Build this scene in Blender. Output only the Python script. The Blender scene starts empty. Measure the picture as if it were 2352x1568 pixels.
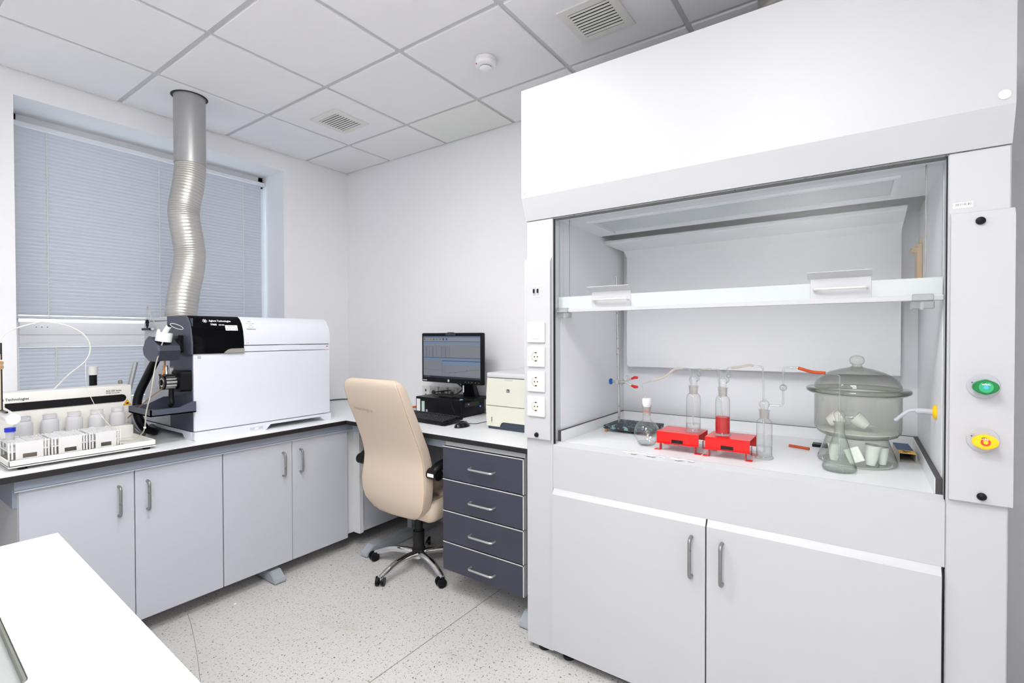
import bpy, bmesh, math, random
from mathutils import Vector, Matrix
random.seed(7)
D = bpy.data
SC = bpy.context.scene
COL = SC.collection
R = math.radians

# ------------------------------------------------------------------ camera, world, exposure
CAM_Z = 1.37
YAW, PITCH, ROLL = R(35.1234), R(-0.7009), R(-0.1297)
cam_d = D.cameras.new('camera'); cam = D.objects.new('camera', cam_d); COL.objects.link(cam)
fw = Vector((math.cos(PITCH)*math.cos(YAW), math.cos(PITCH)*math.sin(YAW), math.sin(PITCH)))
rt = Vector((math.sin(YAW), -math.cos(YAW), 0)); up = rt.cross(fw)
rt2 = rt*math.cos(ROLL) + up*math.sin(ROLL); up2 = up*math.cos(ROLL) - rt*math.sin(ROLL)
cam.matrix_world = Matrix(((rt2.x, up2.x, -fw.x, 0), (rt2.y, up2.y, -fw.y, 0), (rt2.z, up2.z, -fw.z, CAM_Z), (0, 0, 0, 1)))
cam_d.sensor_width = 36.0; cam_d.lens = 1130.04/2352*36.0; cam_d.clip_start = 0.02
SC.camera = cam
w = D.worlds.new('sky'); SC.world = w; w.use_nodes = True
bg = w.node_tree.nodes['Background']; bg.inputs[0].default_value = (0.88, 0.94, 1.0, 1); bg.inputs[1].default_value = 2.9
SC.view_settings.view_transform = 'Standard'; SC.view_settings.look = 'None'
SC.view_settings.gamma = 1.0; SC.view_settings.use_curve_mapping = False
SC.view_settings.exposure = 0.0
SC.cycles.transparent_max_bounces = 32
FILL_STRENGTH = 32.5  # glow of the added ceiling fill panels

# ------------------------------------------------------------------ materials
def lin(c):
    return tuple(((v/255)/12.92 if v/255 <= 0.04045 else ((v/255+0.055)/1.055)**2.4) for v in c)
MATS = {}
def mat(name, rgb, rough=0.5, metal=0.0, spec=0.5, var=0.0, vscale=6.0, bump=0.0, bscale=200.0, emit=None, estr=0.0, trans=0.0, sss=0.0, coat=0.0, stretch=None):
    m = D.materials.new(name); m.use_nodes = True
    nt = m.node_tree; b = nt.nodes['Principled BSDF']
    c = lin(rgb)+(1,)
    b.inputs['Base Color'].default_value = c; b.inputs['Roughness'].default_value = rough
    b.inputs['Metallic'].default_value = metal; b.inputs['Specular IOR Level'].default_value = spec
    b.inputs['Transmission Weight'].default_value = trans
    b.inputs['Coat Weight'].default_value = coat
    if sss: b.inputs['Subsurface Weight'].default_value = sss; b.inputs['Subsurface Radius'].default_value = (.02, .02, .02)
    if emit: b.inputs['Emission Color'].default_value = lin(emit)+(1,); b.inputs['Emission Strength'].default_value = estr
    tc = nt.nodes.new('ShaderNodeTexCoord'); src = tc.outputs['Object']
    if stretch:
        mp = nt.nodes.new('ShaderNodeMapping'); mp.inputs['Scale'].default_value = stretch
        nt.links.new(src, mp.inputs[0]); src = mp.outputs[0]
    n = nt.nodes.new('ShaderNodeTexNoise'); n.inputs['Scale'].default_value = vscale; n.inputs['Detail'].default_value = 4
    nt.links.new(src, n.inputs['Vector'])
    mx = nt.nodes.new('ShaderNodeMix'); mx.data_type = 'RGBA'; v = max(var, 0.012)
    mx.inputs[6].default_value = tuple(x*(1-v) for x in c[:3])+(1,); mx.inputs[7].default_value = tuple(min(1, x*(1+v)) for x in c[:3])+(1,)
    nt.links.new(n.outputs['Fac'], mx.inputs[0]); nt.links.new(mx.outputs[2], b.inputs['Base Color'])
    if bump:
        n2 = nt.nodes.new('ShaderNodeTexNoise'); n2.inputs['Scale'].default_value = bscale; n2.inputs['Detail'].default_value = 2
        nt.links.new(src, n2.inputs['Vector'])
        bp = nt.nodes.new('ShaderNodeBump'); bp.inputs['Strength'].default_value = bump; bp.inputs['Distance'].default_value = 0.002
        nt.links.new(n2.outputs['Fac'], bp.inputs['Height']); nt.links.new(bp.outputs[0], b.inputs['Normal'])
    MATS[name] = m
    return m
def blotch(name, base, spot, thr, scale, soft=0.03, rough=0.5, metal=0.0, bump=0.0, stretch=None):
    """base colour with patches of a second colour (wear, rust, flecks)"""
    m = mat(name, base, rough, metal, bump=bump, bscale=scale*2)
    nt = m.node_tree; b = nt.nodes['Principled BSDF']
    old = b.inputs['Base Color'].links[0].from_socket
    tc = nt.nodes.new('ShaderNodeTexCoord'); src = tc.outputs['Object']
    if stretch:
        mp = nt.nodes.new('ShaderNodeMapping'); mp.inputs['Scale'].default_value = stretch
        nt.links.new(src, mp.inputs[0]); src = mp.outputs[0]
    n = nt.nodes.new('ShaderNodeTexNoise'); n.inputs['Scale'].default_value = scale; n.inputs['Detail'].default_value = 5; n.inputs['Roughness'].default_value = 0.65
    nt.links.new(src, n.inputs['Vector'])
    r = nt.nodes.new('ShaderNodeValToRGB'); r.color_ramp.elements[0].position = thr; r.color_ramp.elements[1].position = thr+soft
    nt.links.new(n.outputs['Fac'], r.inputs[0])
    mx = nt.nodes.new('ShaderNodeMix'); mx.data_type = 'RGBA'; mx.inputs[7].default_value = lin(spot)+(1,)
    nt.links.new(r.outputs[0], mx.inputs[0]); nt.links.new(old, mx.inputs[6]); nt.links.new(mx.outputs[2], b.inputs['Base Color'])
    return m
def glass(name, tint, edge, refl=1.0, ior=1.5, rough=0.02, haze=0.0, hazecol=(235, 238, 240), edgepow=2.5):
    """thin-walled glass: straight-through transmission, Fresnel reflection, longer path tints the rim"""
    m = D.materials.new(name); m.use_nodes = True; nt = m.node_tree; nt.nodes.clear()
    out = nt.nodes.new('ShaderNodeOutputMaterial'); tr = nt.nodes.new('ShaderNodeBsdfTransparent'); gl = nt.nodes.new('ShaderNodeBsdfGlossy')
    gl.inputs['Roughness'].default_value = rough
    lw = nt.nodes.new('ShaderNodeLayerWeight'); lw.inputs['Blend'].default_value = 0.5
    def mth(op, a, v):
        q = nt.nodes.new('ShaderNodeMath'); q.operation = op; nt.links.new(a, q.inputs[0]); q.inputs[1].default_value = v; return q.outputs[0]
    p5 = mth('POWER', lw.outputs['Facing'], 5.0); f0 = ((ior-1)/(ior+1))**2
    ml = nt.nodes.new('ShaderNodeMath'); ml.operation = 'MULTIPLY'; ml.inputs[1].default_value = refl
    nt.links.new(mth('ADD', mth('MULTIPLY', p5, 1-f0), f0), ml.inputs[0])
    mc = nt.nodes.new('ShaderNodeMix'); mc.data_type = 'RGBA'
    mc.inputs[6].default_value = lin(tint)+(1,); mc.inputs[7].default_value = lin(edge)+(1,)
    nt.links.new(mth('POWER', lw.outputs['Facing'], edgepow), mc.inputs[0]); nt.links.new(mc.outputs[2], tr.inputs[0])
    mx = nt.nodes.new('ShaderNodeMixShader'); nt.links.new(ml.outputs[0], mx.inputs[0]); nt.links.new(tr.outputs[0], mx.inputs[1]); nt.links.new(gl.outputs[0], mx.inputs[2])
    last = mx
    if haze:
        df = nt.nodes.new('ShaderNodeBsdfDiffuse'); df.inputs[0].default_value = lin(hazecol)+(1,)
        tl = nt.nodes.new('ShaderNodeBsdfTranslucent'); tl.inputs[0].default_value = lin(hazecol)+(1,)
        ad = nt.nodes.new('ShaderNodeMixShader'); ad.inputs[0].default_value = .5
        nt.links.new(df.outputs[0], ad.inputs[1]); nt.links.new(tl.outputs[0], ad.inputs[2])
        m2 = nt.nodes.new('ShaderNodeMixShader'); m2.inputs[0].default_value = haze
        nt.links.new(mx.outputs[0], m2.inputs[1]); nt.links.new(ad.outputs[0], m2.inputs[2]); last = m2
    nt.links.new(last.outputs[0], out.inputs[0])
    MATS[name] = m
    return m
def translucent(name, rgb, k=0.4, rough=0.4):
    m = mat(name, rgb, rough); nt = m.node_tree; b = nt.nodes['Principled BSDF']; out = nt.nodes['Material Output']
    tl = nt.nodes.new('ShaderNodeBsdfTranslucent'); tl.inputs[0].default_value = lin(rgb)+(1,)
    mx = nt.nodes.new('ShaderNodeMixShader'); mx.inputs[0].default_value = k
    nt.links.new(b.outputs[0], mx.inputs[1]); nt.links.new(tl.outputs[0], mx.inputs[2]); nt.links.new(mx.outputs[0], out.inputs[0])
    return m

WALL = blotch('wall_paint', (247, 247, 250), (238, 238, 238), 0.66, 2.2, 0.2, rough=0.7, bump=0.08)
WALL_GREY = mat('wall_paint_grey', (150, 155, 164), 0.7, bump=0.2, bscale=120)
CEIL = mat('ceiling_tile', (244, 243, 246), 0.85, var=0.015, vscale=3, bump=0.1, bscale=250)
CEIL2 = blotch('ceiling_tile_stained', (240, 241, 237), (222, 220, 212), 0.66, 5, 0.12, rough=0.85)
TBAR = blotch('ceiling_runner', (206, 207, 209), (150, 147, 140), 0.68, 4, 0.1, rough=0.5, stretch=(1, 1, 1))
WHITE = mat('white_powder_coat', (195, 196, 200), 0.42, bump=0.05, bscale=900)
WHITE2 = mat('white_laminate', (236, 238, 241), 0.35, bump=0.02, bscale=300)
CABINET = mat('pale_grey_melamine', (192, 195, 204), 0.5, bump=0.05, bscale=500)
CABSIDE = mat('pale_grey_edge', (212, 213, 216), 0.5)
STEELGREY = mat('grey_blue_steel', (150, 158, 172), 0.45, bump=0.03, bscale=500)
FEET = mat('grey_foot_paint', (160, 166, 174), 0.45)
PHENOLIC = mat('dark_phenolic_edge', (26, 22, 24), 0.55, var=0.1, vscale=40)
PHENOLIC_GREY = mat('dark_grey_core', (72, 68, 70), 0.55, var=0.08, vscale=60)
LINER = mat('hood_liner', (236, 238, 243), 0.45, bump=0.04, bscale=700)
BAFFLE = mat('hood_baffle', (238, 240, 244), 0.5, bump=0.04, bscale=700)
DIRTY = blotch('dirty_grey_gap', (120, 121, 122), (50, 48, 46), 0.62, 60, 0.05, rough=0.8)
DARK = mat('black_plastic', (12, 12, 15), 0.4, spec=0.25)
DARKSOFT = mat('black_rubber', (20, 20, 21), 0.7)
SLATE = mat('slate_drawer_front', (60, 62, 77), 0.5, bump=0.04, bscale=900)
NAVY = mat('blue_grey_plastic', (70, 75, 90), 0.5, bump=0.1, bscale=900)
NAVYDARK = mat('dark_blue_grey_plastic', (46, 50, 62), 0.45)
ALU = mat('brushed_aluminium', (205, 205, 203), 0.32, 0.85)
ALUEDGE = mat('pale_metal_edge', (222, 222, 220), 0.4, 0.3)
WORN = blotch('worn_steel', (146, 146, 147), (96, 84, 70), 0.62, 90, 0.08, rough=0.4, metal=0.7, stretch=(1, 1, .4))
CHROME = mat('chrome', (225, 226, 228), 0.06, 1.0)
ZINC = mat('galvanised_steel', (176, 176, 176), 0.38, 0.55, var=0.05, vscale=10)
FLEX = mat('flexible_aluminium', (190, 188, 184), 0.42, 0.75, var=0.06, vscale=14)
LEATHER = blotch('beige_leatherette', (213, 195, 176), (204, 184, 165), 0.66, 3, 0.2, rough=0.5, bump=0.06)
STITCH = mat('beige_stitching', (182, 156, 130), 0.7)
SLAT = translucent('blind_slat', (214, 218, 227), 0.07, 0.4)
CORD = mat('white_cord', (240, 238, 230), 0.7)
PVC = mat('white_pvc_frame', (236, 237, 241), 0.35)
BEIGEWHITE = mat('warm_white_plastic', (232, 231, 226), 0.45)
CREAM = mat('cream_plastic', (222, 222, 208), 0.5)
PRGREY = mat('printer_pale_grey', (214, 216, 220), 0.45)
PRNAVY = mat('printer_navy_plastic', (52, 62, 80), 0.4)
HOODSWITCH = mat('socket_white', (248, 248, 248), 0.3)
BLACKGLASS = mat('black_gloss_cover', (6, 6, 10), 0.06, spec=0.12)
RED = mat('red_enamel', (222, 12, 8), 0.3, coat=0.3)
ORANGE = mat('orange_rubber', (196, 78, 30), 0.55)
CABLEORANGE = mat('orange_cable', (232, 98, 30), 0.5)
YELLOW = mat('yellow_plastic', (250, 208, 10), 0.35)
GREEN = mat('green_plastic', (6, 128, 58), 0.35)
GREENL = mat('light_green_label', (48, 176, 122), 0.4)
CYAN = mat('cyan_label', (80, 190, 236), 0.4)
REDL = mat('red_label', (226, 62, 48), 0.4)
BLUE = mat('blue_plastic', (10, 100, 190), 0.35)
BLUECAP = mat('blue_cap', (16, 50, 205), 0.35)
GREYPL = mat('grey_plastic', (190, 191, 199), 0.45)
OCHRE = mat('ochre_tone', (222, 184, 122), 0.5)
PAPER = mat('white_paper_label', (246, 246, 244), 0.6)
INKBLACK = mat('black_print', (18, 18, 24), 0.6)
INKWHITE = mat('white_print', (240, 242, 246), 0.5)
INKGREY = mat('grey_print', (150, 152, 156), 0.6)
INKBROWN = mat('faint_pencil', (166, 142, 120), 0.7)
SIGNYELLOW = mat('warning_yellow', (246, 172, 20), 0.5)
PTFE = mat('white_ptfe', (232, 233, 234), 0.4)
AMBER = mat('amber_tubing', (196, 118, 20), 0.35)
TANTUBE = mat('tan_tubing', (170, 132, 88), 0.45)
BEIGE = mat('beige_column', (186, 172, 152), 0.5)
RUSTBASE = blotch('chipped_black_base', (44, 46, 52), (122, 158, 164), 0.54, 55, 0.04, rough=0.6, bump=0.3)
ROD = blotch('spotted_steel_rod', (190, 190, 190), (90, 74, 60), 0.6, 60, 0.06, rough=0.3, metal=0.8)
GLASS = glass('clear_glass', (254, 254, 254), (140, 147, 149), 1.4, haze=.025, edgepow=4.0)
GLASSTHIN = glass('glass_tube', (248, 250, 250), (128, 134, 136), 1.6, haze=.12, edgepow=2.0)
FROST = glass('ground_glass', (236, 236, 232), (190, 190, 184), 0.6, haze=0.45, hazecol=(226, 224, 216))
GLASSGREEN = glass('greenish_glass', (250, 253, 250), (116, 132, 122), 1.5, haze=.06, edgepow=2.2)
SMOKE = glass('smoky_olive_glass', (241, 241, 237), (150, 153, 142), 1.4, edgepow=3.0)
SMOKEDARK = glass('smoky_olive_glass_thick', (192, 196, 184), (112, 117, 102), 1.6)
SMOKECLEAR = glass('pale_olive_glass', (251, 253, 250), (150, 160, 140), 1.4, haze=.02, edgepow=3.0)
PANE = glass('window_glass', (240, 246, 248), (200, 214, 214), 1.0)
SASHGLASS = glass('sash_glass', (252, 253, 253), (240, 244, 244), 1.2, haze=0.02, hazecol=(240, 243, 247))
ACRYL = glass('clear_acrylic', (232, 234, 234), (160, 164, 164), 1.2, haze=0.25)
WATER = glass('water', (252, 253, 253), (214, 219, 222), 0.8, ior=1.33, edgepow=3.0)
REDLIQ = translucent('red_liquid', (226, 6, 16), 0.45, 0.15)
MILKY = translucent('milky_plastic', (244, 244, 246), 0.5, 0.35)
MILKYD = translucent('milky_plastic_filled', (234, 235, 238), 0.4, 0.35)
PORCELAIN = mat('white_porcelain', (238, 242, 238), 0.3)
SILICONE = glass('silicone_tube', (236, 234, 226), (200, 196, 182), 0.7, haze=0.6, hazecol=(236, 232, 220))
NAVYBOX = mat('navy_card', (38, 72, 116), 0.5)
YELLOWBOX = mat('yellow_card', (246, 190, 30), 0.5)
CARD = mat('plain_card', (206, 200, 192), 0.7)
LED = mat('blue_led', (60, 110, 255), 0.4, emit=(80, 130, 255), estr=2.0)
FILLM = mat('fill_diffuser', (255, 255, 255), 0.6, emit=(255, 253, 250), estr=FILL_STRENGTH)
FGTABLE = mat('white_table_top', (246, 248, 250), 0.35)
FGINSET = mat('grey_inset_tray', (158, 162, 162), 0.45)
FGSHADE = mat('shaded_olive_edge', (112, 114, 106), 0.5)  # shadow on the recess wall put into its olive grey
SCREENM = {}
def screenmat(rgb, k=0.55):
    if (rgb, k) not in SCREENM:
        SCREENM[(rgb, k)] = mat('screen_colour', (20, 20, 22), 0.35, emit=rgb, estr=k)
    return SCREENM[(rgb, k)]

# vinyl floor: pale base, dark flecks, a few brownish stains
FLOORM = D.materials.new('speckled_vinyl'); FLOORM.use_nodes = True
def _floor():
    nt = FLOORM.node_tree; b = nt.nodes['Principled BSDF']; b.inputs['Roughness'].default_value = 0.45
    tc = nt.nodes.new('ShaderNodeTexCoord')
    def noise(s, d=2.0, rough=.5):
        n = nt.nodes.new('ShaderNodeTexNoise'); n.inputs['Scale'].default_value = s; n.inputs['Detail'].default_value = d; n.inputs['Roughness'].default_value = rough
        nt.links.new(tc.outputs['Object'], n.inputs['Vector']); return n.outputs['Fac']
    def ramp(src, a, c):
        r = nt.nodes.new('ShaderNodeValToRGB'); r.color_ramp.elements[0].position = a; r.color_ramp.elements[1].position = c
        nt.links.new(src, r.inputs[0]); return r.outputs[0]
    def mix(fac, a, c):
        m = nt.nodes.new('ShaderNodeMix'); m.data_type = 'RGBA'; nt.links.new(fac, m.inputs[0])
        if isinstance(a, tuple): m.inputs[6].default_value = lin(a)+(1,)
        else: nt.links.new(a, m.inputs[6])
        m.inputs[7].default_value = lin(c)+(1,); return m.outputs[2]
    col = mix(ramp(noise(1.4, 3), .3, .75), (211, 210, 209), (204, 203, 201))
    col = mix(ramp(noise(120, 1), .60, .66), col, (186, 182, 174))
    col = mix(ramp(noise(85, 1), .67, .70), col, (112, 106, 98))
    v = nt.nodes.new('ShaderNodeTexVoronoi'); v.inputs['Scale'].default_value = 70; v.inputs['Randomness'].default_value = 1
    nt.links.new(tc.outputs['Object'], v.inputs['Vector'])
    lt = nt.nodes.new('ShaderNodeMath'); lt.operation = 'LESS_THAN'; lt.inputs[1].default_value = 0.16; nt.links.new(v.outputs['Distance'], lt.inputs[0])
    gt = nt.nodes.new('ShaderNodeMath'); gt.operation = 'GREATER_THAN'; gt.inputs[1].default_value = 0.45
    sp = nt.nodes.new('ShaderNodeSeparateColor'); nt.links.new(v.outputs['Color'], sp.inputs[0]); nt.links.new(sp.outputs[0], gt.inputs[0])
    ml = nt.nodes.new('ShaderNodeMath'); ml.operation = 'MULTIPLY'; nt.links.new(lt.outputs[0], ml.inputs[0]); nt.links.new(gt.outputs[0], ml.inputs[1])
    col = mix(ml.outputs[0], col, (124, 116, 106))
    s = nt.nodes.new('ShaderNodeMath'); s.operation = 'MULTIPLY'; s.inputs[1].default_value = .35; nt.links.new(ramp(noise(2.3, 4, .6), .62, .78), s.inputs[0])
    col = mix(s.outputs[0], col, (176, 150, 118))
    nt.links.new(col, b.inputs['Base Color'])
_floor()

# ------------------------------------------------------------------ mesh helpers
WORLD = {}
class MB:
    def __init__(s): s.bm = bmesh.new()
    def _xf(s, vs, M):
        if M is not None: bmesh.ops.transform(s.bm, matrix=M, verts=vs)
    def box(s, x0, x1, y0, y1, z0, z1, b=0.0, seg=1, M=None):
        x0, x1 = min(x0, x1), max(x0, x1); y0, y1 = min(y0, y1), max(y0, y1); z0, z1 = min(z0, z1), max(z0, z1)
        r = bmesh.ops.create_cube(s.bm, size=1); vs = r['verts']
        for v in vs: v.co = Vector(((x0+x1)/2+v.co.x*(x1-x0), (y0+y1)/2+v.co.y*(y1-y0), (z0+z1)/2+v.co.z*(z1-z0)))
        if b > 0:
            b = min(b, .45*min(x1-x0, y1-y0, z1-z0))
            es = list({e for v in vs for e in v.link_edges})
            r2 = bmesh.ops.bevel(s.bm, geom=es, offset=b, segments=seg, profile=.5, affect='EDGES')
            vs = list({v for f in r2['faces'] for v in f.verts} | {v for v in vs if v.is_valid})
        s._xf(vs, M); return s
    def prism(s, pts, axis, a0, a1, M=None):
        """pts: polygon in the two other axes (x:(y,z) y:(x,z) z:(x,y)), extruded along axis"""
        def P(u, v, a): return {'x': (a, u, v), 'y': (u, a, v), 'z': (u, v, a)}[axis]
        A = [s.bm.verts.new(P(u, v, a0)) for u, v in pts]; B = [s.bm.verts.new(P(u, v, a1)) for u, v in pts]
        fs = [s.bm.faces.new(A), s.bm.faces.new(B)]
        n = len(pts)
        for i in range(n): fs.append(s.bm.faces.new((A[i], A[(i+1) % n], B[(i+1) % n], B[i])))
        bmesh.ops.recalc_face_normals(s.bm, faces=fs); s._xf(A+B, M); return s
    def holed(s, outer, inner, z0, z1, M=None):
        vs = []
        fs = []
        loops = []
        for L in (outer, inner):
            T = [s.bm.verts.new((x, y, z1)) for x, y in L]; B = [s.bm.verts.new((x, y, z0)) for x, y in L]
            n = len(L)
            for i in range(n): fs.append(s.bm.faces.new((B[i], B[(i+1) % n], T[(i+1) % n], T[i])))
            loops.append((T, B)); vs += T+B
        for k in (0, 1):
            es = []
            for T in loops:
                l = T[k]; n = len(l)
                es += [s.bm.edges.get((l[i], l[(i+1) % n])) for i in range(n)]
            r = bmesh.ops.triangle_fill(s.bm, use_beauty=True, use_dissolve=False, edges=es)
            fs += [f for f in r['geom'] if isinstance(f, bmesh.types.BMFace)]
        bmesh.ops.recalc_face_normals(s.bm, faces=fs); s._xf(vs, M); return s
    def cyl(s, p0, p1, r0, r1=None, n=24, cap=True):
        p0, p1 = Vector(p0), Vector(p1); r1 = r0 if r1 is None else r1
        d = (p1-p0); L = d.length; q = d.to_track_quat('Z', 'Y').to_matrix().to_4x4()
        r = bmesh.ops.create_cone(s.bm, cap_ends=cap, segments=n, radius1=r0, radius2=r1, depth=L, matrix=Matrix.Translation((p0+p1)/2) @ q)
        return s
    def tube(s, path, r, n=12, cap=True, radii=None, smooth=0):
        P = [Vector(p) for p in path]
        if smooth:
            Q = []
            m = len(P)
            for i in range(m-1):
                a, b, c, d = P[max(i-1, 0)], P[i], P[i+1], P[min(i+2, m-1)]
                for k in range(smooth):
                    t = k/smooth
                    Q.append(0.5*((2*b)+(c-a)*t+(2*a-5*b+4*c-d)*t*t+(3*b-a-3*c+d)*t**3))
            Q.append(P[-1]); P = Q
        N = len(P); rings = []
        t0 = (P[1]-P[0]).normalized()
        ref = Vector((0, 0, 1)) if abs(t0.z) < .9 else Vector((1, 0, 0))
        u = t0.cross(ref).normalized()
        for i in range(N):
            t = (P[min(i+1, N-1)]-P[max(i-1, 0)]).normalized()
            u = (u-t*u.dot(t)).normalized(); v = t.cross(u)
            rr = radii[i] if radii else r
            rings.append([s.bm.verts.new(P[i]+rr*(math.cos(2*math.pi*k/n)*u+math.sin(2*math.pi*k/n)*v)) for k in range(n)])
        for a, b in zip(rings, rings[1:]):
            for k in range(n): s.bm.faces.new((a[k], a[(k+1) % n], b[(k+1) % n], b[k]))
        if cap: s.bm.faces.new(rings[0][::-1]); s.bm.faces.new(rings[-1])
        return s
    def lathe(s, prof, c, n=32, M=None):
        """prof: (r,z) list around vertical axis through c"""
        cx, cy, cz = c; rings = []; vs = []
        for r, z in prof:
            if r < 1e-6: v = s.bm.verts.new((cx, cy, cz+z)); rings.append([v]); vs.append(v)
            else:
                ring = [s.bm.verts.new((cx+r*math.cos(2*math.pi*k/n), cy+r*math.sin(2*math.pi*k/n), cz+z)) for k in range(n)]
                rings.append(ring); vs += ring
        for a, b in zip(rings, rings[1:]):
            for k in range(n):
                k2 = (k+1) % n
                if len(a) == 1 and len(b) == 1: continue
                if len(a) == 1: s.bm.faces.new((a[0], b[k2], b[k]))
                elif len(b) == 1: s.bm.faces.new((a[k], a[k2], b[0]))
                else: s.bm.faces.new((a[k], a[k2], b[k2], b[k]))
        s._xf(vs, M); return s
    def sphere(s, c, r, sc=(1, 1, 1), n=20, M=None):
        res = bmesh.ops.create_uvsphere(s.bm, u_segments=n, v_segments=n//2+2, radius=r)
        for v in res['verts']: v.co = Vector((c[0]+v.co.x*sc[0], c[1]+v.co.y*sc[1], c[2]+v.co.z*sc[2]))
        s._xf(res['verts'], M); return s
    def grid(s, rows):
        V = [[s.bm.verts.new(p) for p in r] for r in rows]
        for a, b in zip(V, V[1:]):
            for k in range(len(a)-1): s.bm.faces.new((a[k], a[k+1], b[k+1], b[k]))
        return s
    def build(s, name, material, parent=None, smooth=True, angle=35, label=None, origin=None):
        o = Vector(origin) if origin is not None else (WORLD[parent] if parent is not None else Vector((0, 0, 0)))
        for v in s.bm.verts: v.co -= o
        me = D.meshes.new(name); s.bm.normal_update(); s.bm.to_mesh(me); s.bm.free()
        if smooth:
            me.polygons.foreach_set('use_smooth', [True]*len(me.polygons)); me.set_sharp_from_angle(angle=R(angle))
        me.materials.append(material)
        ob = D.objects.new(name, me); COL.objects.link(ob); WORLD[ob] = o
        if parent is not None: ob.parent = parent; ob.location = o-WORLD[parent]
        else: ob.location = o
        if label: ob['label'] = label
        return ob
def tag(o, label, cat, group=None):
    o['label'] = label; o['category'] = cat
    if group: o['group'] = group
    return o
def thing(name, loc, label, cat, group=None):
    o = D.objects.new(name, None); COL.objects.link(o); o.location = loc; WORLD[o] = Vector(loc); o.empty_display_size = .05
    return tag(o, label, cat, group)
def struct(o): o['kind'] = 'structure'; return o
def copy_tree(o, off, parent=None):
    c = o.copy(); COL.objects.link(c)
    if parent is None: c.location = o.location+Vector(off); WORLD[c] = WORLD[o]+Vector(off)
    else: c.parent = parent; WORLD[c] = WORLD[o]+Vector(off)
    for ch in o.children: copy_tree(ch, off, c)
    return c
def lettering(parent, text, size, material, origin, xdir, ydir, align='LEFT', lift=0.0006, name='lettering', bold=0.0, sx=1.0):
    cu = D.curves.new(name, 'FONT'); cu.body = text; cu.size = size; cu.align_x = align; cu.resolution_u = 2; cu.offset = bold
    t = D.objects.new('tmp', cu); COL.objects.link(t)
    bpy.context.view_layer.update()
    me = D.meshes.new_from_object(t.evaluated_get(bpy.context.evaluated_depsgraph_get()))
    D.objects.remove(t)
    X = Vector(xdir).normalized(); Y = Vector(ydir).normalized(); N = X.cross(Y)
    o0 = Vector(origin)-WORLD[parent]+N*lift
    for v in me.vertices: v.co = o0+X*v.co.x*sx+Y*v.co.y
    me.name = name; me.materials.clear(); me.materials.append(material)
    ob = D.objects.new(name, me); COL.objects.link(ob); ob.parent = parent; WORLD[ob] = WORLD[parent]
    return ob
def panelrect(parent, name, material, c, xdir, ydir, w, h, t=0.0006, label=None):
    """flat sticker of thickness t"""
    X = Vector(xdir).normalized(); Y = Vector(ydir).normalized(); N = X.cross(Y); c = Vector(c)
    m = MB(); M = Matrix(((X.x, Y.x, N.x, c.x), (X.y, Y.y, N.y, c.y), (X.z, Y.z, N.z, c.z), (0, 0, 0, 1)))
    m.box(-w/2, w/2, -h/2, h/2, 0, t, M=M)
    return m.build(name, material, parent, smooth=False, label=label)
def arc(cx, cy, r, a0, a1, n):
    return [(cx+r*math.cos(R(a0+(a1-a0)*i/n)), cy+r*math.sin(R(a0+(a1-a0)*i/n))) for i in range(n+1)]
def rrect(x0, x1, y0, y1, r, n=5):
    return arc(x1-r, y1-r, r, 0, 90, n)+arc(x0+r, y1-r, r, 90, 180, n)+arc(x0+r, y0+r, r, 180, 270, n)+arc(x1-r, y0+r, r, 270, 360, n)
X_, Y_, Z_ = Vector((1, 0, 0)), Vector((0, 1, 0)), Vector((0, 0, 1))

# ------------------------------------------------------------------ room shell
XB, YW, ZC = 2.644, 3.581, 2.757
X0, Y0 = -1.60, -0.65
BZ = 0.844                                   # bench height
WX0, WX1, WZ0, WZ1 = 0.611, 2.074, 0.93, 2.623   # window recess
floor = struct(MB().box(X0-.12, XB+.12, Y0-.12, YW+.5, -.1, 0).build('floor', FLOORM, smooth=False))
MB().tube([(1.05, 2.70, .0005), (1.012, 2.561, .0005), (0.94, 2.33, .0005), (.86, 2.10, .0005)], .0012, 6, smooth=6).build('scratch', INKGREY, floor)
MB().box(1.2, 2.4, 1.5705, 1.5735, 0.0, .0008).build('seam', mat('floor_seam', (140, 128, 110), .6), floor)
wl = MB()
wl.box(X0-.12, WX0, YW, YW+.40, 0, ZC+.1); wl.box(WX1, XB+.12, YW, YW+.40, 0, ZC+.1)
wl.box(WX0, WX1, YW, YW+.40, WZ1, ZC+.1); wl.box(WX0, WX1, YW, YW+.40, 0, WZ0)
bmesh.ops.remove_doubles(wl.bm, verts=wl.bm.verts, dist=1e-5)
wall_left = struct(wl.build('wall_left', WALL, smooth=False))
struct(MB().box(XB, XB+.12, Y0-.12, YW, 0, ZC+.1).build('wall_back', WALL, smooth=False))
struct(MB().box(X0-.12, XB, Y0-.12, Y0, 0, ZC+.1).build('wall_right', WALL, smooth=False))
struct(MB().box(X0-.12, X0, Y0, YW, 0, ZC+.1).build('wall_rear', WALL, smooth=False))

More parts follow.
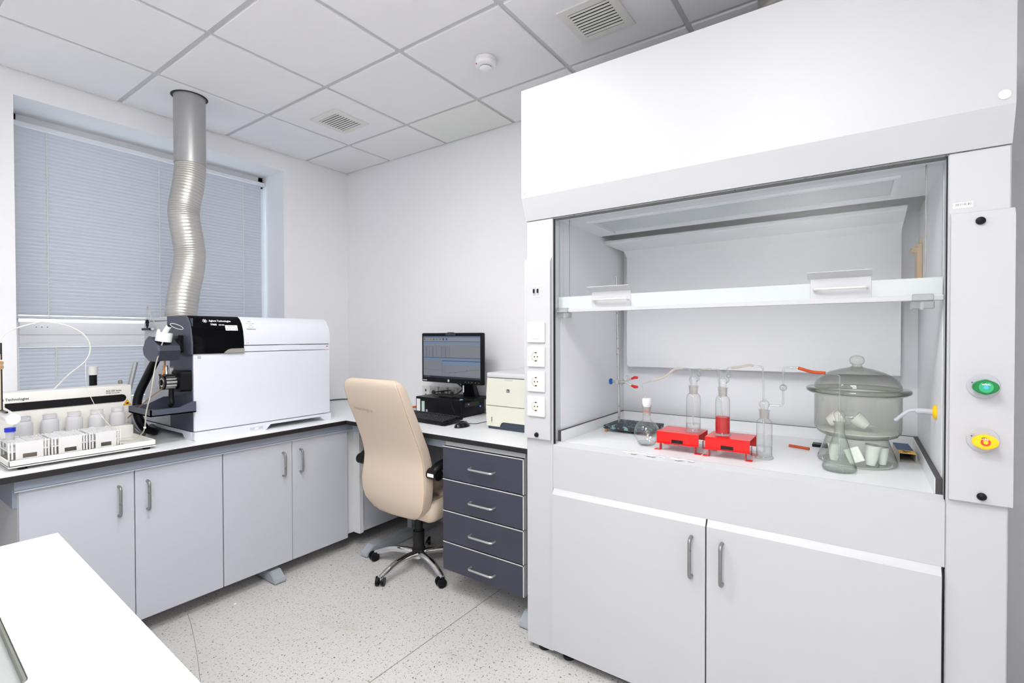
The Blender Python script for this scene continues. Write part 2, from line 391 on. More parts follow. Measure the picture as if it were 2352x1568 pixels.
# ceiling: slab, runners, single tiles with a dropped edge
ceiling = struct(MB().box(X0-.12, XB+.12, Y0-.12, YW+.4, ZC+.004, ZC+.1).build('ceiling', mat('ceiling_void', (150, 150, 150), .8), smooth=False))
gx = [1.056+.6*i for i in range(-4, 3)]; gy = [3.028-.6*j for j in range(0, 7)]
FILL_PANELS = [(-0.144, 0.628), (0.456, 1.828), (-1.344, 0.628)]   # min-x, max-y corners of cells holding added, unseen fill light panels
for x in gx:
    if x > X0: MB().box(x-.012, x+.012, Y0, YW, ZC, ZC+.006).build('runner', TBAR, ceiling, smooth=False)
for y in gy: MB().box(X0, XB, y-.012, y+.012, ZC-.0004, ZC+.0056).build('runner', TBAR, ceiling, smooth=False)
MB().box(X0, XB, YW-.014, YW, ZC-.0008, ZC+.005).build('runner', TBAR, ceiling, smooth=False)
MB().box(XB-.014, XB, Y0, YW, ZC-.0012, ZC+.005).build('runner', TBAR, ceiling, smooth=False)
xs = [X0]+[x for x in gx if x > X0+.05]+[XB]; ys = [YW]+gy+[Y0]
for i in range(len(xs)-1):
    for j in range(len(ys)-1):
        a, b, c, d = xs[i], xs[i+1], ys[j+1], ys[j]
        if any(abs(a-l[0]) < .02 and abs(d-l[1]) < .02 for l in FILL_PANELS) or b-a < .06 or d-c < .06: continue
        g = .0125
        stained = (b > XB-.01 and 2.0 < d < 2.5)
        dz = random.uniform(-.001, .001)
        MB().box(a+g, b-g, c+g, d-g, ZC-.009+dz, ZC+.004, .0025).build('ceiling_tile', CEIL2 if stained else CEIL, ceiling, smooth=False)
for k, (lx, ly) in enumerate(FILL_PANELS):
    t = thing('added_fill_panel', (lx+.3, ly-.3, ZC-.012), 'added unseen ceiling panel giving fill light, %s' % ['above the camera', 'above the gap between table and fume hood', 'at the rear wall'][k], 'lamp', 'added fill panels')
    MB().holed([(lx+.014, ly-.586), (lx+.586, ly-.586), (lx+.586, ly-.014), (lx+.014, ly-.014)], [(lx+.03, ly-.57), (lx+.57, ly-.57), (lx+.57, ly-.03), (lx+.03, ly-.03)], ZC-.012, ZC+.003).build('frame', WHITE, t, smooth=False)
    MB().box(lx+.03, lx+.57, ly-.57, ly-.03, ZC-.008, ZC).build('diffuser', FILLM, t, smooth=False)

# ------------------------------------------------------------------ window, blinds
WY = 3.885
win = struct(thing('window_1', (1.34, WY, WZ0), 'white framed window behind the closed blinds', 'window')); del win['category']; del win['label']
TZ0, TZ1 = 1.335, 1.455
m = MB()
m.box(WX0, WX0+.06, WY, WY+.07, WZ0, WZ1); m.box(WX1-.034, WX1, WY, WY+.07, WZ0, WZ1); m.box(WX0, WX1, WY, WY+.07, WZ1-.085, WZ1); m.box(WX0, WX1, WY, WY+.07, WZ0, WZ0+.05)
m.build('window_frame', PVC, win, smooth=False)
m = MB(); m.box(WX0+.06, WX1-.022, WY-.012, WY+.07, TZ0+.045, TZ1, .004, 2); m.box(WX0+.06, WX1-.022, WY-.004, WY+.06, TZ0, TZ0+.05, .003); m.build('transom', PVC, win)
m = MB()
for k in range(3): m.cyl((.742+.024*k, WY-.0125, 1.425), (.742+.024*k, WY-.010, 1.425), .0025, n=8)
m.build('drain_slot', DARK, win)
MB().box(WX0+.06, WX1-.02, WY+.04, WY+.046, TZ1, WZ1-.045).build('pane', PANE, win, smooth=False)
MB().box(WX0+.06, WX1-.02, WY+.04, WY+.046, WZ0+.05, TZ0).build('pane', PANE, win, smooth=False)
MB().box(WX0-.0, WX1, YW-.01, WY, WZ0, WZ0+.018, .004, 2).build('window_sill', PVC, win)
def slat_mesh(L, tilt):
    m = MB(); pr = []
    for k in range(6):
        u = -0.0125+.025*k/5; v = .0022*(1-(u/.0125)**2)
        pr.append((u, v))
    pr = pr+[(u, v-.0006) for u, v in pr[::-1]]
    ca, sa = math.cos(R(tilt)), math.sin(R(tilt))
    m.prism([(u*ca-v*sa, u*sa+v*ca) for u, v in pr], 'x', -L/2, L/2)
    return m
def blind(x0, x1, z0, z1, y, label, cords, tilt, pitch=.0215):
    t = thing('venetian_blind', ((x0+x1)/2, y, z0), label, 'blind', 'window blinds')
    MB().box(x0, x1+.024, y-.014, max(y+.014, WY), z1-.026, z1, .002).build('headrail', PVC, t)
    n = int((z1-.03-z0)/pitch)
    m = slat_mesh(x1-x0-.004, tilt)
    me = D.meshes.new('slat'); m.bm.normal_update(); m.bm.to_mesh(me); m.bm.free(); me.materials.append(SLAT)
    me.polygons.foreach_set('use_smooth', [True]*len(me.polygons)); me.set_sharp_from_angle(angle=R(50))
    for k in range(n):
        s = D.objects.new('slat', me); COL.objects.link(s); s.parent = t
        s.location = (0, 0, z1-.04-k*pitch-z0); s.rotation_euler = (R(random.uniform(-2.5, 2.5)), R(random.uniform(-.05, .05)), 0); WORLD[s] = WORLD[t]
    MB().box(x0, x1, y-.011, y+.011, z0-.004, z0+.012, .003).build('bottom_rail', SLAT, t)
    for cx in cords:
        mm = MB(); zz = z1-.03; k = 0
        pts = []
        while zz > z0-.005:
            pts.append((cx+(.0018 if k % 2 else -.0018), y-.0155, zz)); zz -= .0107; k += 1
        mm.tube(pts, .0022, 6); mm.build('ladder_cord', CORD, t)
    return t
blind(WX0+.015, WX1-.028, 1.476, 2.577, WY-.03, 'tall closed venetian blind filling the upper window', (.79, 1.349, 1.90), 108)
blind(WX0+.061, WX1-.035, .99, TZ0-.001, WY+.018, 'low venetian blind under the window transom, behind the autosampler', (.83, 1.35, 1.90), 72)

# ------------------------------------------------------------------ exhaust duct over the instrument
t = thing('exhaust_duct', (1.268, 3.165, 1.476), 'wavy silver flexible exhaust duct from ceiling to instrument top', 'duct')
DR = .0795
MB().cyl((1.268, 3.165, 2.36), (1.268, 3.165, ZC-.0095), DR, n=40).build('straight_pipe', ZINC, t)
MB().lathe([(DR+.001, -.0105), (DR+.013, -.0105), (DR+.013, -.0095)], (1.268, 3.165, ZC), 40).build('collar', DARK, t)
ctrl = [(1.268, 3.165, 2.40), (1.268, 3.165, 2.33), (1.258, 3.165, 2.24), (1.236, 3.165, 2.12), (1.234, 3.165, 2.05), (1.252, 3.165, 1.93), (1.262, 3.165, 1.84), (1.252, 3.165, 1.74), (1.228, 3.165, 1.62), (1.212, 3.160, 1.50), (1.210, 3.160, 1.477)]
P = [Vector(c) for c in ctrl]; Q = []
for i in range(len(P)-1):
    a, b, c, d = P[max(i-1, 0)], P[i], P[i+1], P[min(i+2, len(P)-1)]
    for k in range(32):
        u = k/32; Q.append(0.5*((2*b)+(c-a)*u+(2*a-5*b+4*c-d)*u*u+(3*b-a-3*c+d)*u**3))
Q.append(P[-1])
MB().tube(Q, DR, 40, radii=[DR-.003+(0, .0016, .0022, .0022, .0016)[k % 5] if k > 16 else DR-.002 for k in range(len(Q))]).build('flexible_hose', FLEX, t, angle=60)

# ------------------------------------------------------------------ ceiling fittings
def vent(cx, cy, label):
    t = thing('ceiling_vent', (cx, cy, ZC-.014), label, 'vent', 'ceiling vents')
    s, i, z = .128, .092, ZC-.0098
    MB().holed([(cx-s, cy-s), (cx+s, cy-s), (cx+s, cy+s), (cx-s, cy+s)], [(cx-i, cy-i), (cx+i, cy-i), (cx+i, cy+i), (cx-i, cy+i)], z-.008, z).build('frame', BEIGEWHITE, t, smooth=False)
    MB().box(cx-i, cx+i, cy-i, cy+i, z-.0012, z-.0002).build('backing', mat('vent_dark', (52, 50, 48), .9), t, smooth=False)
    for k in range(9):
        x = cx-i+.012+k*(2*i-.024)/8
        MB().box(-.0046, .0046, 0, 2*i, -.0008, .0008, M=Matrix.Translation((x, cy-i, z-.0058)) @ Matrix.Rotation(R(20), 4, 'Y')).build('slat', BEIGEWHITE, t, smooth=False)
vent(1.966, 2.732, 'small square ceiling vent near the corner above the monitor')
vent(1.972, .936, 'square ceiling vent close above the fume hood')
t = thing('smoke_detector', (1.956, 1.528, ZC-.052), 'round white smoke detector on a ceiling tile', 'smoke detector')
c = (1.945, 1.525, ZC-.0095)
MB().lathe([(0, 0), (.05, 0), (.052, -.004), (.052, -.018), (.050, -.019), (.052, -.020), (.050, -.036), (.04, -.04), (0, -.04)], c, 40).build('body', HOODSWITCH, t)
MB().lathe([(0, -.058), (.02, -.056), (.03, -.05), (.031, -.047), (0, -.047)], c, 32).build('cap', HOODSWITCH, t)
m = MB()
for k in range(14):
    a = 2*math.pi*k/14; m.box(c[0]+.027*math.cos(a)-.0015, c[0]+.027*math.cos(a)+.0015, c[1]+.027*math.sin(a)-.0015, c[1]+.027*math.sin(a)+.0015, c[2]-.048, c[2]-.039)
m.build('grille', GREYPL, t)
m = MB(); m.cyl((c[0]-.042, c[1]+.022, c[2]-.038), (c[0]-.046, c[1]+.024, c[2]-.0335), .003, n=8); m.build('indicator', REDL, t)

# ------------------------------------------------------------------ lab bench along the window wall
def c_leg(parent, x, y, along, length, top):
    """floor foot with a sloped nose plus an upright; along 'x' or 'y', nose at the small end"""
    prof = [(0, 0.004), (length, .004), (length, .062), (.055, .062), (.004, .022)]
    m = MB()
    if along == 'y': m.prism([(y+u, v) for u, v in prof], 'x', x-.032, x+.032)
    else: m.prism([(x+u, v) for u, v in prof], 'y', y-.032, y+.032)
    bmesh.ops.bevel(m.bm, geom=list(m.bm.edges), offset=.004, segments=2, affect='EDGES')
    f = m.build('foot', FEET, parent)
    m = MB()
    if along == 'y': m.box(x-.02, x+.02, y+length*.62, y+length*.62+.06, .06, top); m.cyl((x, y+.03, 0), (x, y+.03, .006), .012, n=10); m.cyl((x, y+length-.03, 0), (x, y+length-.03, .006), .012, n=10)
    else: m.box(x+length*.62, x+length*.62+.06, y-.02, y+.02, .06, top); m.cyl((x+.03, y, 0), (x+.03, y, .006), .012, n=10); m.cyl((x+length-.03, y, 0), (x+length-.03, y, .006), .012, n=10)
    m.build('upright', FEET, parent)
bench = thing('lab_bench', (1.2, 3.1, 0), 'long white lab bench with dark edge along the window wall', 'bench')
BY0 = 2.607
MB().box(-.9, XB-.001, BY0, YW-.001, BZ-.026, BZ-.0015, .002).build('worktop', PHENOLIC, bench)
MB().box(-.8985, XB-.0015, BY0+.0015, YW-.0015, BZ-.0015, BZ).build('laminate', mat('bench_laminate', (238, 240, 243), .4), bench, smooth=False)
m = MB(); m.box(.438, XB-.01, 2.645, 2.675, .7745, BZ-.026, .002); m.build('apron_rail', STEELGREY, bench)
m = MB(); m.box(.438, 1.96, 2.640, 2.646, .7705, .7745); m.build('trim_strip', mat('trim_strip', (200, 206, 216), .4), bench, smooth=False)
MB().box(.438, .47, 2.68, 3.5, .70, BZ-.026).build('side_rail', STEELGREY, bench, smooth=False)
c_leg(bench, 1.475, 2.605, 'y', .8, .80); c_leg(bench, .30, 2.605, 'y', .8, BZ-.026)

def handle_v(parent, x, y, z0, z1, out=.028, r=.0058, m_=None):
    """upright bow handle on a face that looks towards -y"""
    c = .016
    p = [(x, y, z1-.004), (x, y-out+c, z1-.004)]
    p += [(x, y-out+c-c*math.sin(R(a)), z1-.004-c+c*math.cos(R(a))) for a in (22, 45, 68, 90)]
    p += [(x, y-out+c-c*math.sin(R(a)), z0+.004+c-c*math.cos(R(a))) for a in (90, 68, 45, 22, 0)]
    p += [(x, y, z0+.004)]
    return MB().tube(p, r, 12).build('handle', m_ or WORN, parent, angle=60, label='worn steel bow handle')
def cabinet(x0, x1, label, hand):
    t = thing('base_cabinet', ((x0+x1)/2, 2.66, .083), label, 'cabinet', 'bench base cabinets')
    m = MB(); m.box(x0, x1, 2.674, 3.25, .085, .768); m.build('body', CABSIDE, t, smooth=False)
    xm = (x0+x1)/2
    for k, (a, b) in enumerate(((x0+.001, xm-.0016), (xm+.0016, x1-.001))):
        d = MB().box(a, b, 2.655, 2.6735, .083, .7685, .0012).build('door', CABINET, t)
        hx = hand[k]; handle_v(d, hx, 2.655, .578, .715)
cabinet(.451, 1.199, 'pale grey two-door cabinet under the autosampler', (.766, .873))
cabinet(1.202, 1.952, 'pale grey two-door cabinet under the white instrument, beside the chair', (1.521, 1.627))
t = thing('corner_panel', (2.2, 2.63, .09), 'pale grey blank panel closing the bench corner behind the chair', 'panel')
MB().box(1.955, 2.012, 2.672, 2.69, .10, .772).build('filler', CABSIDE, t, smooth=False)
MB().box(2.012, 2.045, 2.618, 2.69, .095, .772, .002).build('edge_post', CABSIDE, t)
MB().box(2.045, 2.62, 2.630, 2.648, .10, .772).build('panel', CABINET, t, smooth=False)

# ------------------------------------------------------------------ desk along the back wall
desk = thing('desk', (2.28, 1.9, 0), 'white desk with dark edge under the monitor', 'desk')
DX0, DY0, DY1 = 1.905, 1.192, BY0-.002
MB().box(DX0, XB-.001, DY0, DY1, BZ-.026, BZ-.0015, .002).build('worktop', PHENOLIC, desk)
MB().box(DX0+.0015, XB-.03, DY0+.0015, DY1-.0005, BZ-.0015, BZ).build('laminate', MATS['bench_laminate'], desk, smooth=False)
m = MB(); m.box(1.945, 1.975, DY0+.02, DY1-.01, BZ-.076, BZ-.026, .002); m.build('apron_rail', STEELGREY, desk)
MB().box(2.52, 2.538, DY0+.05, DY1+.02, .33, BZ-.026).build('modesty_panel', CABINET, desk, smooth=False)
c_leg(desk, 1.945, 2.497, 'x', .62, BZ-.026); c_leg(desk, 1.892, 1.268, 'x', .65, BZ-.026)

du = thing('drawer_unit', (2.1, 1.53, .14), 'slate grey four-drawer unit hung under the desk', 'drawer unit')
DYA, DYB = 1.272, 1.783
m = MB(); m.box(1.921, 2.42, DYA+.004, DYB-.002, .146, BZ-.027); m.build('body', mat('drawer_unit_side', (190, 192, 196), .45), du, smooth=False)
zb = [.142, .294, .458, .623, .795]
for k in range(4):
    z0, z1 = zb[k], zb[k+1]
    d = MB().box(1.900, 1.9205, DYA, DYB, z0+.002, z1-.002, .001).build('drawer', SLATE, du)
    MB().box(1.8985, 1.9208, DYA, DYB, z1-.0065, z1-.002).build('top_edge', ALUEDGE, d, smooth=False)
    MB().box(1.8985, 1.9208, DYA-.0015, DYA+.004, z0+.002, z1-.002).build('side_edge', ALUEDGE, d, smooth=False)
    zc = z1-.092; c = .014; out = .03; x = 1.9
    y0, y1 = 1.440, 1.590
    p = [(x, y1, zc), (x-out+c, y1, zc)]+[(x-out+c-c*math.sin(R(a)), y1-c+c*math.cos(R(a)), zc) for a in (30, 60, 90)]
    p += [(x-out+c-c*math.sin(R(a)), y0+c-c*math.cos(R(a)), zc) for a in (90, 60, 30, 0)]+[(x, y0, zc)]
    MB().tube(p, .0055, 12).build('handle', ALU, d, angle=60, label='silver bow handle')

# ------------------------------------------------------------------ office chair
CX, CY = 2.06, 2.13
ch = thing('office_chair', (CX, CY, 0), 'beige leatherette office chair with chrome base at the desk', 'chair')
def ip(tab, z):
    for (z0, a), (z1, b) in zip(tab, tab[1:]):
        if z0 <= z <= z1:
            u = (z-z0)/(z1-z0); return a+(b-a)*u
    return tab[-1][1] if z > tab[-1][0] else tab[0][1]
BX = [(.36, 1.885), (.40, 1.868), (.434, 1.857), (.487, 1.850), (.547, 1.850), (.618, 1.857), (.678, 1.858), (.73, 1.848), (.782, 1.829), (.885, 1.787), (.985, 1.743), (1.07, 1.712), (1.105, 1.703), (1.125, 1.703), (1.138, 1.712)]
BW = [(.36, .150), (.385, .195), (.41, .222), (.434, .238), (.487, .254), (.547, .260), (.618, .251), (.678, .243), (.782, .237), (.885, .232), (.985, .232), (1.07, .228), (1.105, .220), (1.125, .205), (1.138, .175)]
BT = [(.36, .045), (.40, .07), (.5, .075), (.68, .075), (.9, .07), (1.08, .062), (1.115, .05), (1.138, .028)]
zs = [.36, .372, .385, .40, .415, .434, .46, .487, .52, .547, .58, .618, .65, .678, .71, .75, .782, .83, .885, .935, .985, 1.03, 1.07, 1.09, 1.105, 1.117, 1.127, 1.134, 1.138]
def ring(z, sh=0.0):
    x, wd, th = ip(BX, z), ip(BW, z), ip(BT, z); r = min(.012, th*.3)
    dome = .012
    pts = []
    for a in arc(0, 0, r, 180, 90, 5): pts.append((x+r+a[0], CY+wd-r+a[1]))          # rear, far-left corner
    for a in arc(0, 0, r*1.2, 90, 0, 5): pts.append((x+th-r*1.2+a[0], CY+wd-r*1.2+a[1]))
    for k in range(1, 6): pts.append((x+th+dome*math.sin(math.pi*k/6), CY+wd-r*1.2-(2*wd-2.4*r)*k/6))
    for a in arc(0, 0, r*1.2, 0, -90, 5): pts.append((x+th-r*1.2+a[0], CY-wd+r*1.2+a[1]))
    for a in arc(0, 0, r, -90, -180, 5): pts.append((x+r+a[0], CY-wd+r+a[1]))
    for k in range(1, 6): pts.append((x-dome*.8*math.sin(math.pi*k/6), CY-wd+r+(2*wd-2*r)*k/6))
    return [(px, py, z) for px, py in pts]
m = MB(); rr = [[m.bm.verts.new(p) for p in ring(z)] for z in zs]
for a, b in zip(rr, rr[1:]):
    n = len(a)
    for k in range(n): m.bm.faces.new((a[k], a[(k+1) % n], b[(k+1) % n], b[k]))
m.bm.faces.new(rr[0][::-1]); m.bm.faces.new(rr[-1])
back = m.build('backrest', LEATHER, ch, angle=75)
for s in (-1, 1):
    MB().tube([(ip(BX, z)+.0035, CY+s*(ip(BW, z)-.0035), z) for z in zs[3:-3]], .0018, 6).build('piping', STITCH, back)
m = MB()
sv = [(1.905, .36), (1.93, .345), (2.30, .365), (2.345, .385), (2.365, .43), (2.35, .475), (2.30, .495), (2.0, .468), (1.91, .455)]
sw = .255
def seatring(y, ins):
    cxm, czm = 2.12, .42
    return [(cxm+(a-cxm)*(1-ins), y, czm+(b-czm)*(1-ins*1.6)) for a, b in sv]
rows = [seatring(CY-sw, .16), seatring(CY-sw+.015, .06), seatring(CY-sw+.04, .0), seatring(CY-.1, -.0), seatring(CY, .0), seatring(CY+.1, .0), seatring(CY+sw-.04, .0), seatring(CY+sw-.015, .06), seatring(CY+sw, .16)]
V = [[m.bm.verts.new(p) for p in r] for r in rows]
for a, b in zip(V, V[1:]):
    n = len(a)
    for k in range(n): m.bm.faces.new((a[k], a[(k+1) % n], b[(k+1) % n], b[k]))
m.bm.faces.new(V[0]); m.bm.faces.new(V[-1][::-1])
bmesh.ops.recalc_face_normals(m.bm, faces=m.bm.faces)
seat = m.build('seat', LEATHER, ch, angle=80)
MB().tube([(1.96, CY-sw+.026, .470), (2.1, CY-sw+.026, .483), (2.29, CY-sw+.026, .497)], .002, 6).build('piping', STITCH, seat)
for s in (-1, 1):
    yy = CY+s*.292
    pth = [(1.95, yy, .62), (1.905, yy, .595), (1.885, yy, .625), (1.90, yy, .655), (1.96, yy, .675), (2.08, yy, .683), (2.19, yy, .678), (2.235, yy, .65), (2.235, yy, .60), (2.20, yy, .50), (2.17, yy, .40)]
    m = MB()
    Pp = [Vector(p) for p in pth]
    m.tube(pth[2:], .024, 12, smooth=5, radii=None)
    for v in m.bm.verts: v.co.y = yy+(v.co.y-yy)*1.35
    m.cyl((1.893, yy-.033, .634), (1.893, yy+.033, .634), .030, n=24)
    m.box(2.10, 2.24, yy-s*.05-.045, yy-s*.05+.045, .345, .36)
    a = m.build('armrest', DARK, ch, angle=50)
    if s < 0: panelrect(a, 'sticker', PAPER, (1.8628, yy, .634), (0, -1, 0), (0, 0, 1), .045, .018)
MB().box(1.98, 2.2, CY-.09, CY+.09, .32, .356, .01, 2).build('tilt_mechanism', DARK, ch)
m = MB(); m.cyl((CX, CY, .10), (CX, CY, .215), .034, n=28); m.lathe([(.034, .10), (.04, .10), (.04, .112), (.034, .116)], (CX, CY, 0), 28); m.cyl((CX, CY, .215), (CX, CY, .33), .024, n=24); m.build('gas_lift', DARKSOFT, ch)
m = MB(); m.tube([(2.08, CY-.08, .338), (2.04, CY-.24, .342), (2.02, CY-.283, .345)], .007, 8, smooth=4)
lv = m.build('height_lever', DARK, ch)
m = MB(); m.sphere((2.02, CY-.285, .305), .022, (.45, .8, 2.4)); m.build('paddle', DARK, lv)
lettering(lv, 'PRISM', .011, INKWHITE, (2.0098, CY-.270, .272), (0, -1, 0), (0, 0, 1), sx=.8)
MB().cyl((CX, CY, .055), (CX, CY, .10), .03, n=24).build('hub', CHROME, ch)
for k in range(5):
    a = R(180+72*k); u = Vector((math.cos(a), math.sin(a), 0))
    o = Vector((CX, CY, 0))
    pts = [o+u*d+Vector((0, 0, z)) for d, z in ((.01, .082), (.08, .088), (.15, .086), (.205, .076), (.25, .060), (.285, .047), (.297, .046))]
    m = MB(); m.tube(pts, .02, 14, smooth=3, radii=[.021-.0065*i/18 for i in range(19)])
    leg = m.build('base_leg', CHROME, ch, angle=60)
    p = o+u*.292; tt = Vector((-u.y, u.x, 0))
    cdir = Matrix.Rotation(R(35+50*k), 3, 'Z') @ u; cx = Vector((-cdir.y, cdir.x, 0))
    m = MB()
    q = p-cdir*.012
    for s in (-1, 1): m.cyl(q+cx*s*.008+Vector((0, 0, .0255)), q+cx*s*.024+Vector((0, 0, .0255)), .0253, n=24)
    m.cyl(q-cx*.008+Vector((0, 0, .03)), q+cx*.008+Vector((0, 0, .03)), .016, n=16)
    m.cyl(p+Vector((0, 0, .03)), p+Vector((0, 0, .05)), .009, n=12)
    m.build('caster', DARK, ch, angle=40)
# faint handwriting on the back
zz = .985
def surf(y, z): return ip(BX, z)-.0105*math.sin(math.pi*(CY+.2-y+.03)/.46)
lettering(ch, 'toxsicology-ja', .030, INKBROWN, (ip(BX, .975)-.0112, CY+.165, .965), (-.00, -1, -.05), (-.38, 0, .925), lift=.0022, sx=.95)

# ------------------------------------------------------------------ desk top things
t = thing('desktop_computer', (2.5, 2.27, BZ), 'flat black desktop computer case under the monitor', 'computer')
PX0, PX1, PY0, PY1, PZ1 = 2.375, 2.60, 2.055, 2.478, .956
case = MB().box(PX0, PX1, PY0+.012, PY1, BZ+.004, PZ1, .003).build('case', DARK, t)
MB().box(PX0+.002, PX1-.002, PY0, PY0+.014, BZ+.003, PZ1-.002, .005, 2).build('front_panel', DARK, t)
MB().box(PX0+.02, PX1-.06, PY0-.0015, PY0+.001, PZ1-.045, PZ1-.018, .001).build('optical_drive', mat('drive_black', (30, 30, 34), .3), t)
m = MB(); m.box(PX0+.05, PX0+.062, PY0-.002, PY0, PZ1-.034, PZ1-.026); m.build('drive_button', GREYPL, t)
m = MB()
for k in range(6): m.box(PX1-.055, PX1-.012, PY0-.001, PY0+.001, BZ+.016+k*.009, BZ+.02+k*.009)
m.build('front_grille', mat('grille_dark', (40, 40, 46), .5), t)
MB().cyl((PX1-.05, PY0-.003, PZ1-.055), (PX1-.05, PY0, PZ1-.055), .004, n=12).build('power_light', LED, t)
for k, (w_, h_, yy, m_) in enumerate(((.034, .085, 2.452, PAPER), (.028, .072, 2.408, mat('pale_green_label', (196, 224, 214), .5)), (.016, .018, 2.374, mat('violet_label', (176, 172, 196), .5)))):
    panelrect(case, 'sticker', m_, (PX0-.0002, yy, BZ+.012+h_/2+.0), (0, -1, 0), (0, 0, 1), w_, h_)
panelrect(case, 'sticker', CYAN, (PX0+.012, 2.08, PZ1), (1, 0, 0), (0, 1, 0), .03, .012)
m = MB()
for x in (PX0+.03, PX1-.03):
    for y in (PY0+.04, PY1-.04): m.cyl((x, y, BZ), (x, y, BZ+.005), .01, n=12)
m.build('foot', DARKSOFT, t)

mon = thing('monitor', (2.47, 2.18, PZ1), 'black widescreen monitor showing a data table, on the computer case', 'monitor')
MX, MY0, MY1, MZ0, MZ1 = 2.405, 1.917, 2.450, 1.057, 1.388
MB().box(MX, MX+.03, MY0, MY1, MZ0, MZ1, .008, 2).build('housing', DARK, mon)
MB().box(MX+.03, MX+.055, MY0+.1, MY1-.1, MZ0+.05, MZ1-.06, .01, 2).build('rear_cover', DARK, mon)
sy0, sy1, sz0, sz1 = MY0+.018, MY1-.018, MZ0+.032, MZ1-.022
scr = MB().box(MX-.0006, MX+.002, sy0, sy1, sz0, sz1).build('screen', screenmat((150, 152, 162), .58), mon, smooth=False)
W_, H_ = sy1-sy0, sz1-sz0
def sc(name, u0, u1, v0, v1, rgb, k=.58, lift=.0004):
    """rectangle on the screen, u from its left, v from its top (0..1)"""
    MB().box(MX-.0006-lift, MX-.0006, sy1-u1*W_, sy1-u0*W_, sz1-v1*H_, sz1-v0*H_).build(name, screenmat(rgb, k), scr, smooth=False)
sc('title_bar', 0, 1, 0, .03, (96, 122, 168)); sc('toolbar', 0, 1, .03, .12, (158, 164, 176)); sc('ribbon', 0, 1, .12, .135, (92, 120, 164))
sc('header_band', 0, 1, .15, .215, (140, 160, 184)); sc('middle_band', 0, 1, .505, .52, (74, 104, 150), .5); sc('band', 0, 1, .52, .575, (132, 156, 186))
sc('chart_header', .35, 1, .575, .595, (74, 104, 150), .5); sc('chart_band', .35, 1, .595, .685, (132, 158, 188)); sc('divider', .347, .35, .575, .955, (90, 100, 120))
sc('taskbar', 0, 1, .955, 1, (40, 52, 80), .3)
for k, c_ in enumerate(((176, 120, 60), (170, 176, 190), (190, 160, 60), (120, 130, 150), (120, 170, 190), (170, 150, 90), (90, 80, 80), (40, 90, 200))):
    sc('icon', .01+k*.058, .035+k*.058, .045, .095, c_, .45, .0006)
for k, u in enumerate((.05, .10, .17, .235, .33, .365, .40, .43, .465)):
    for r_ in range(14): sc('cell', u, u+.018, .245+r_*.018, .252+r_*.018, (96, 96, 112) if k < 7 else (90, 140, 130), .4, .0005) if k % 2 == 0 or r_ % 2 == 0 else None
for k in range(4): sc('task_icon', .02+.028*k, .038+.028*k, .965, .992, (120, 130, 150), .35, .0006)
m = MB(); m.tube([(MX-.0012, sy1-W_*u, sz1-H_*v) for u, v in ((.38, .88), (.55, .865), (.75, .81), (1.0, .76))], .0006, 5); m.build('chart_line', screenmat((90, 84, 96), .3), scr)
m = MB(); m.tube([(MX-.0012, sy1-W_*u, sz1-H_*v) for u, v in ((.02, .80), (.34, .815))], .0005, 5); m.build('chart_line', screenmat((90, 84, 96), .3), scr)
m = MB(); m.tube([(MX-.0012, sy1-W_*u, sz1-H_*v) for u, v in ((.385, .70), (.385, .93), (.99, .93))], .0004, 5); m.build('chart_axis', screenmat((90, 84, 96), .3), scr)
m = MB()
for u, v in ((.48, .865), (.58, .86), (.78, .80)): m.box(MX-.0016, MX-.001, sy1-W_*u-.002, sy1-W_*u+.002, sz1-H_*v-.002, sz1-H_*v+.002)
m.build('chart_point', screenmat((70, 66, 80), .3), scr)
yc = (MY0+MY1)/2
MB().cyl((MX-.001, yc+.02, MZ0+.016), (MX+.001, yc+.02, MZ0+.016), .0085, n=24).build('badge', mat('badge_silver', (226, 228, 232), .3), mon)
lettering(mon, 'hp', .012, INKBLACK, (MX-.001, yc+.0255, MZ0+.0125), (0, -1, 0), (0, 0, 1))
m = MB()
for k in range(9): m.box(MX-.0008, MX+.001, MY1-.016-k*.0042, MY1-.0132-k*.0042, MZ0+.009, MZ0+(.014 if k % 3 else .016))
m.build('model_print', INKWHITE, mon, smooth=False)
m = MB()
for k in range(5): m.cyl((MX-.001, MY0+.03+k*.028, MZ0+.014), (MX+.0005, MY0+.03+k*.028, MZ0+.014), .002, n=8)
m.build('control_button', GREYPL, mon)
m = MB(); m.box(MX-.012, MX+.034, yc-.006, yc+.022, MZ1-.016, MZ1+.004, .004, 2); m.box(MX-.002, MX+.002, yc-.04, yc+.045, MZ1-.018, MZ1-.005, .001); m.build('webcam', mat('webcam_grey', (52, 62, 66), .4), mon)
m = MB(); m.prism([(PZ1+.012, 2.50), (MZ0+.10, 2.445), (MZ0+.10, 2.463), (PZ1+.012, 2.545)][::1] and [(2.50, PZ1+.012), (2.436, MZ0+.10), (2.462, MZ0+.10), (2.545, PZ1+.012)], 'y', yc-.13, yc-.03); nk = m.build('neck', DARK, mon)
MB().box(2.438, 2.441, yc-.085, yc-.075, 1.0, 1.045).build('trim', CHROME, nk, smooth=False)
m = MB(); m.prism([(2.40, yc-.2), (2.41, yc+.11), (2.585, yc+.02), (2.585, yc-.2)], 'z', PZ1, PZ1+.012); m.build('stand_base', DARK, mon)
t = thing('paper_disc', (2.43, 2.09, PZ1), 'white paper disc lying on the computer case by the stand', 'paper')
MB().cyl((2.43, 2.09, PZ1), (2.43, 2.09, PZ1+.003), .03, n=24).build('disc', PAPER, t)

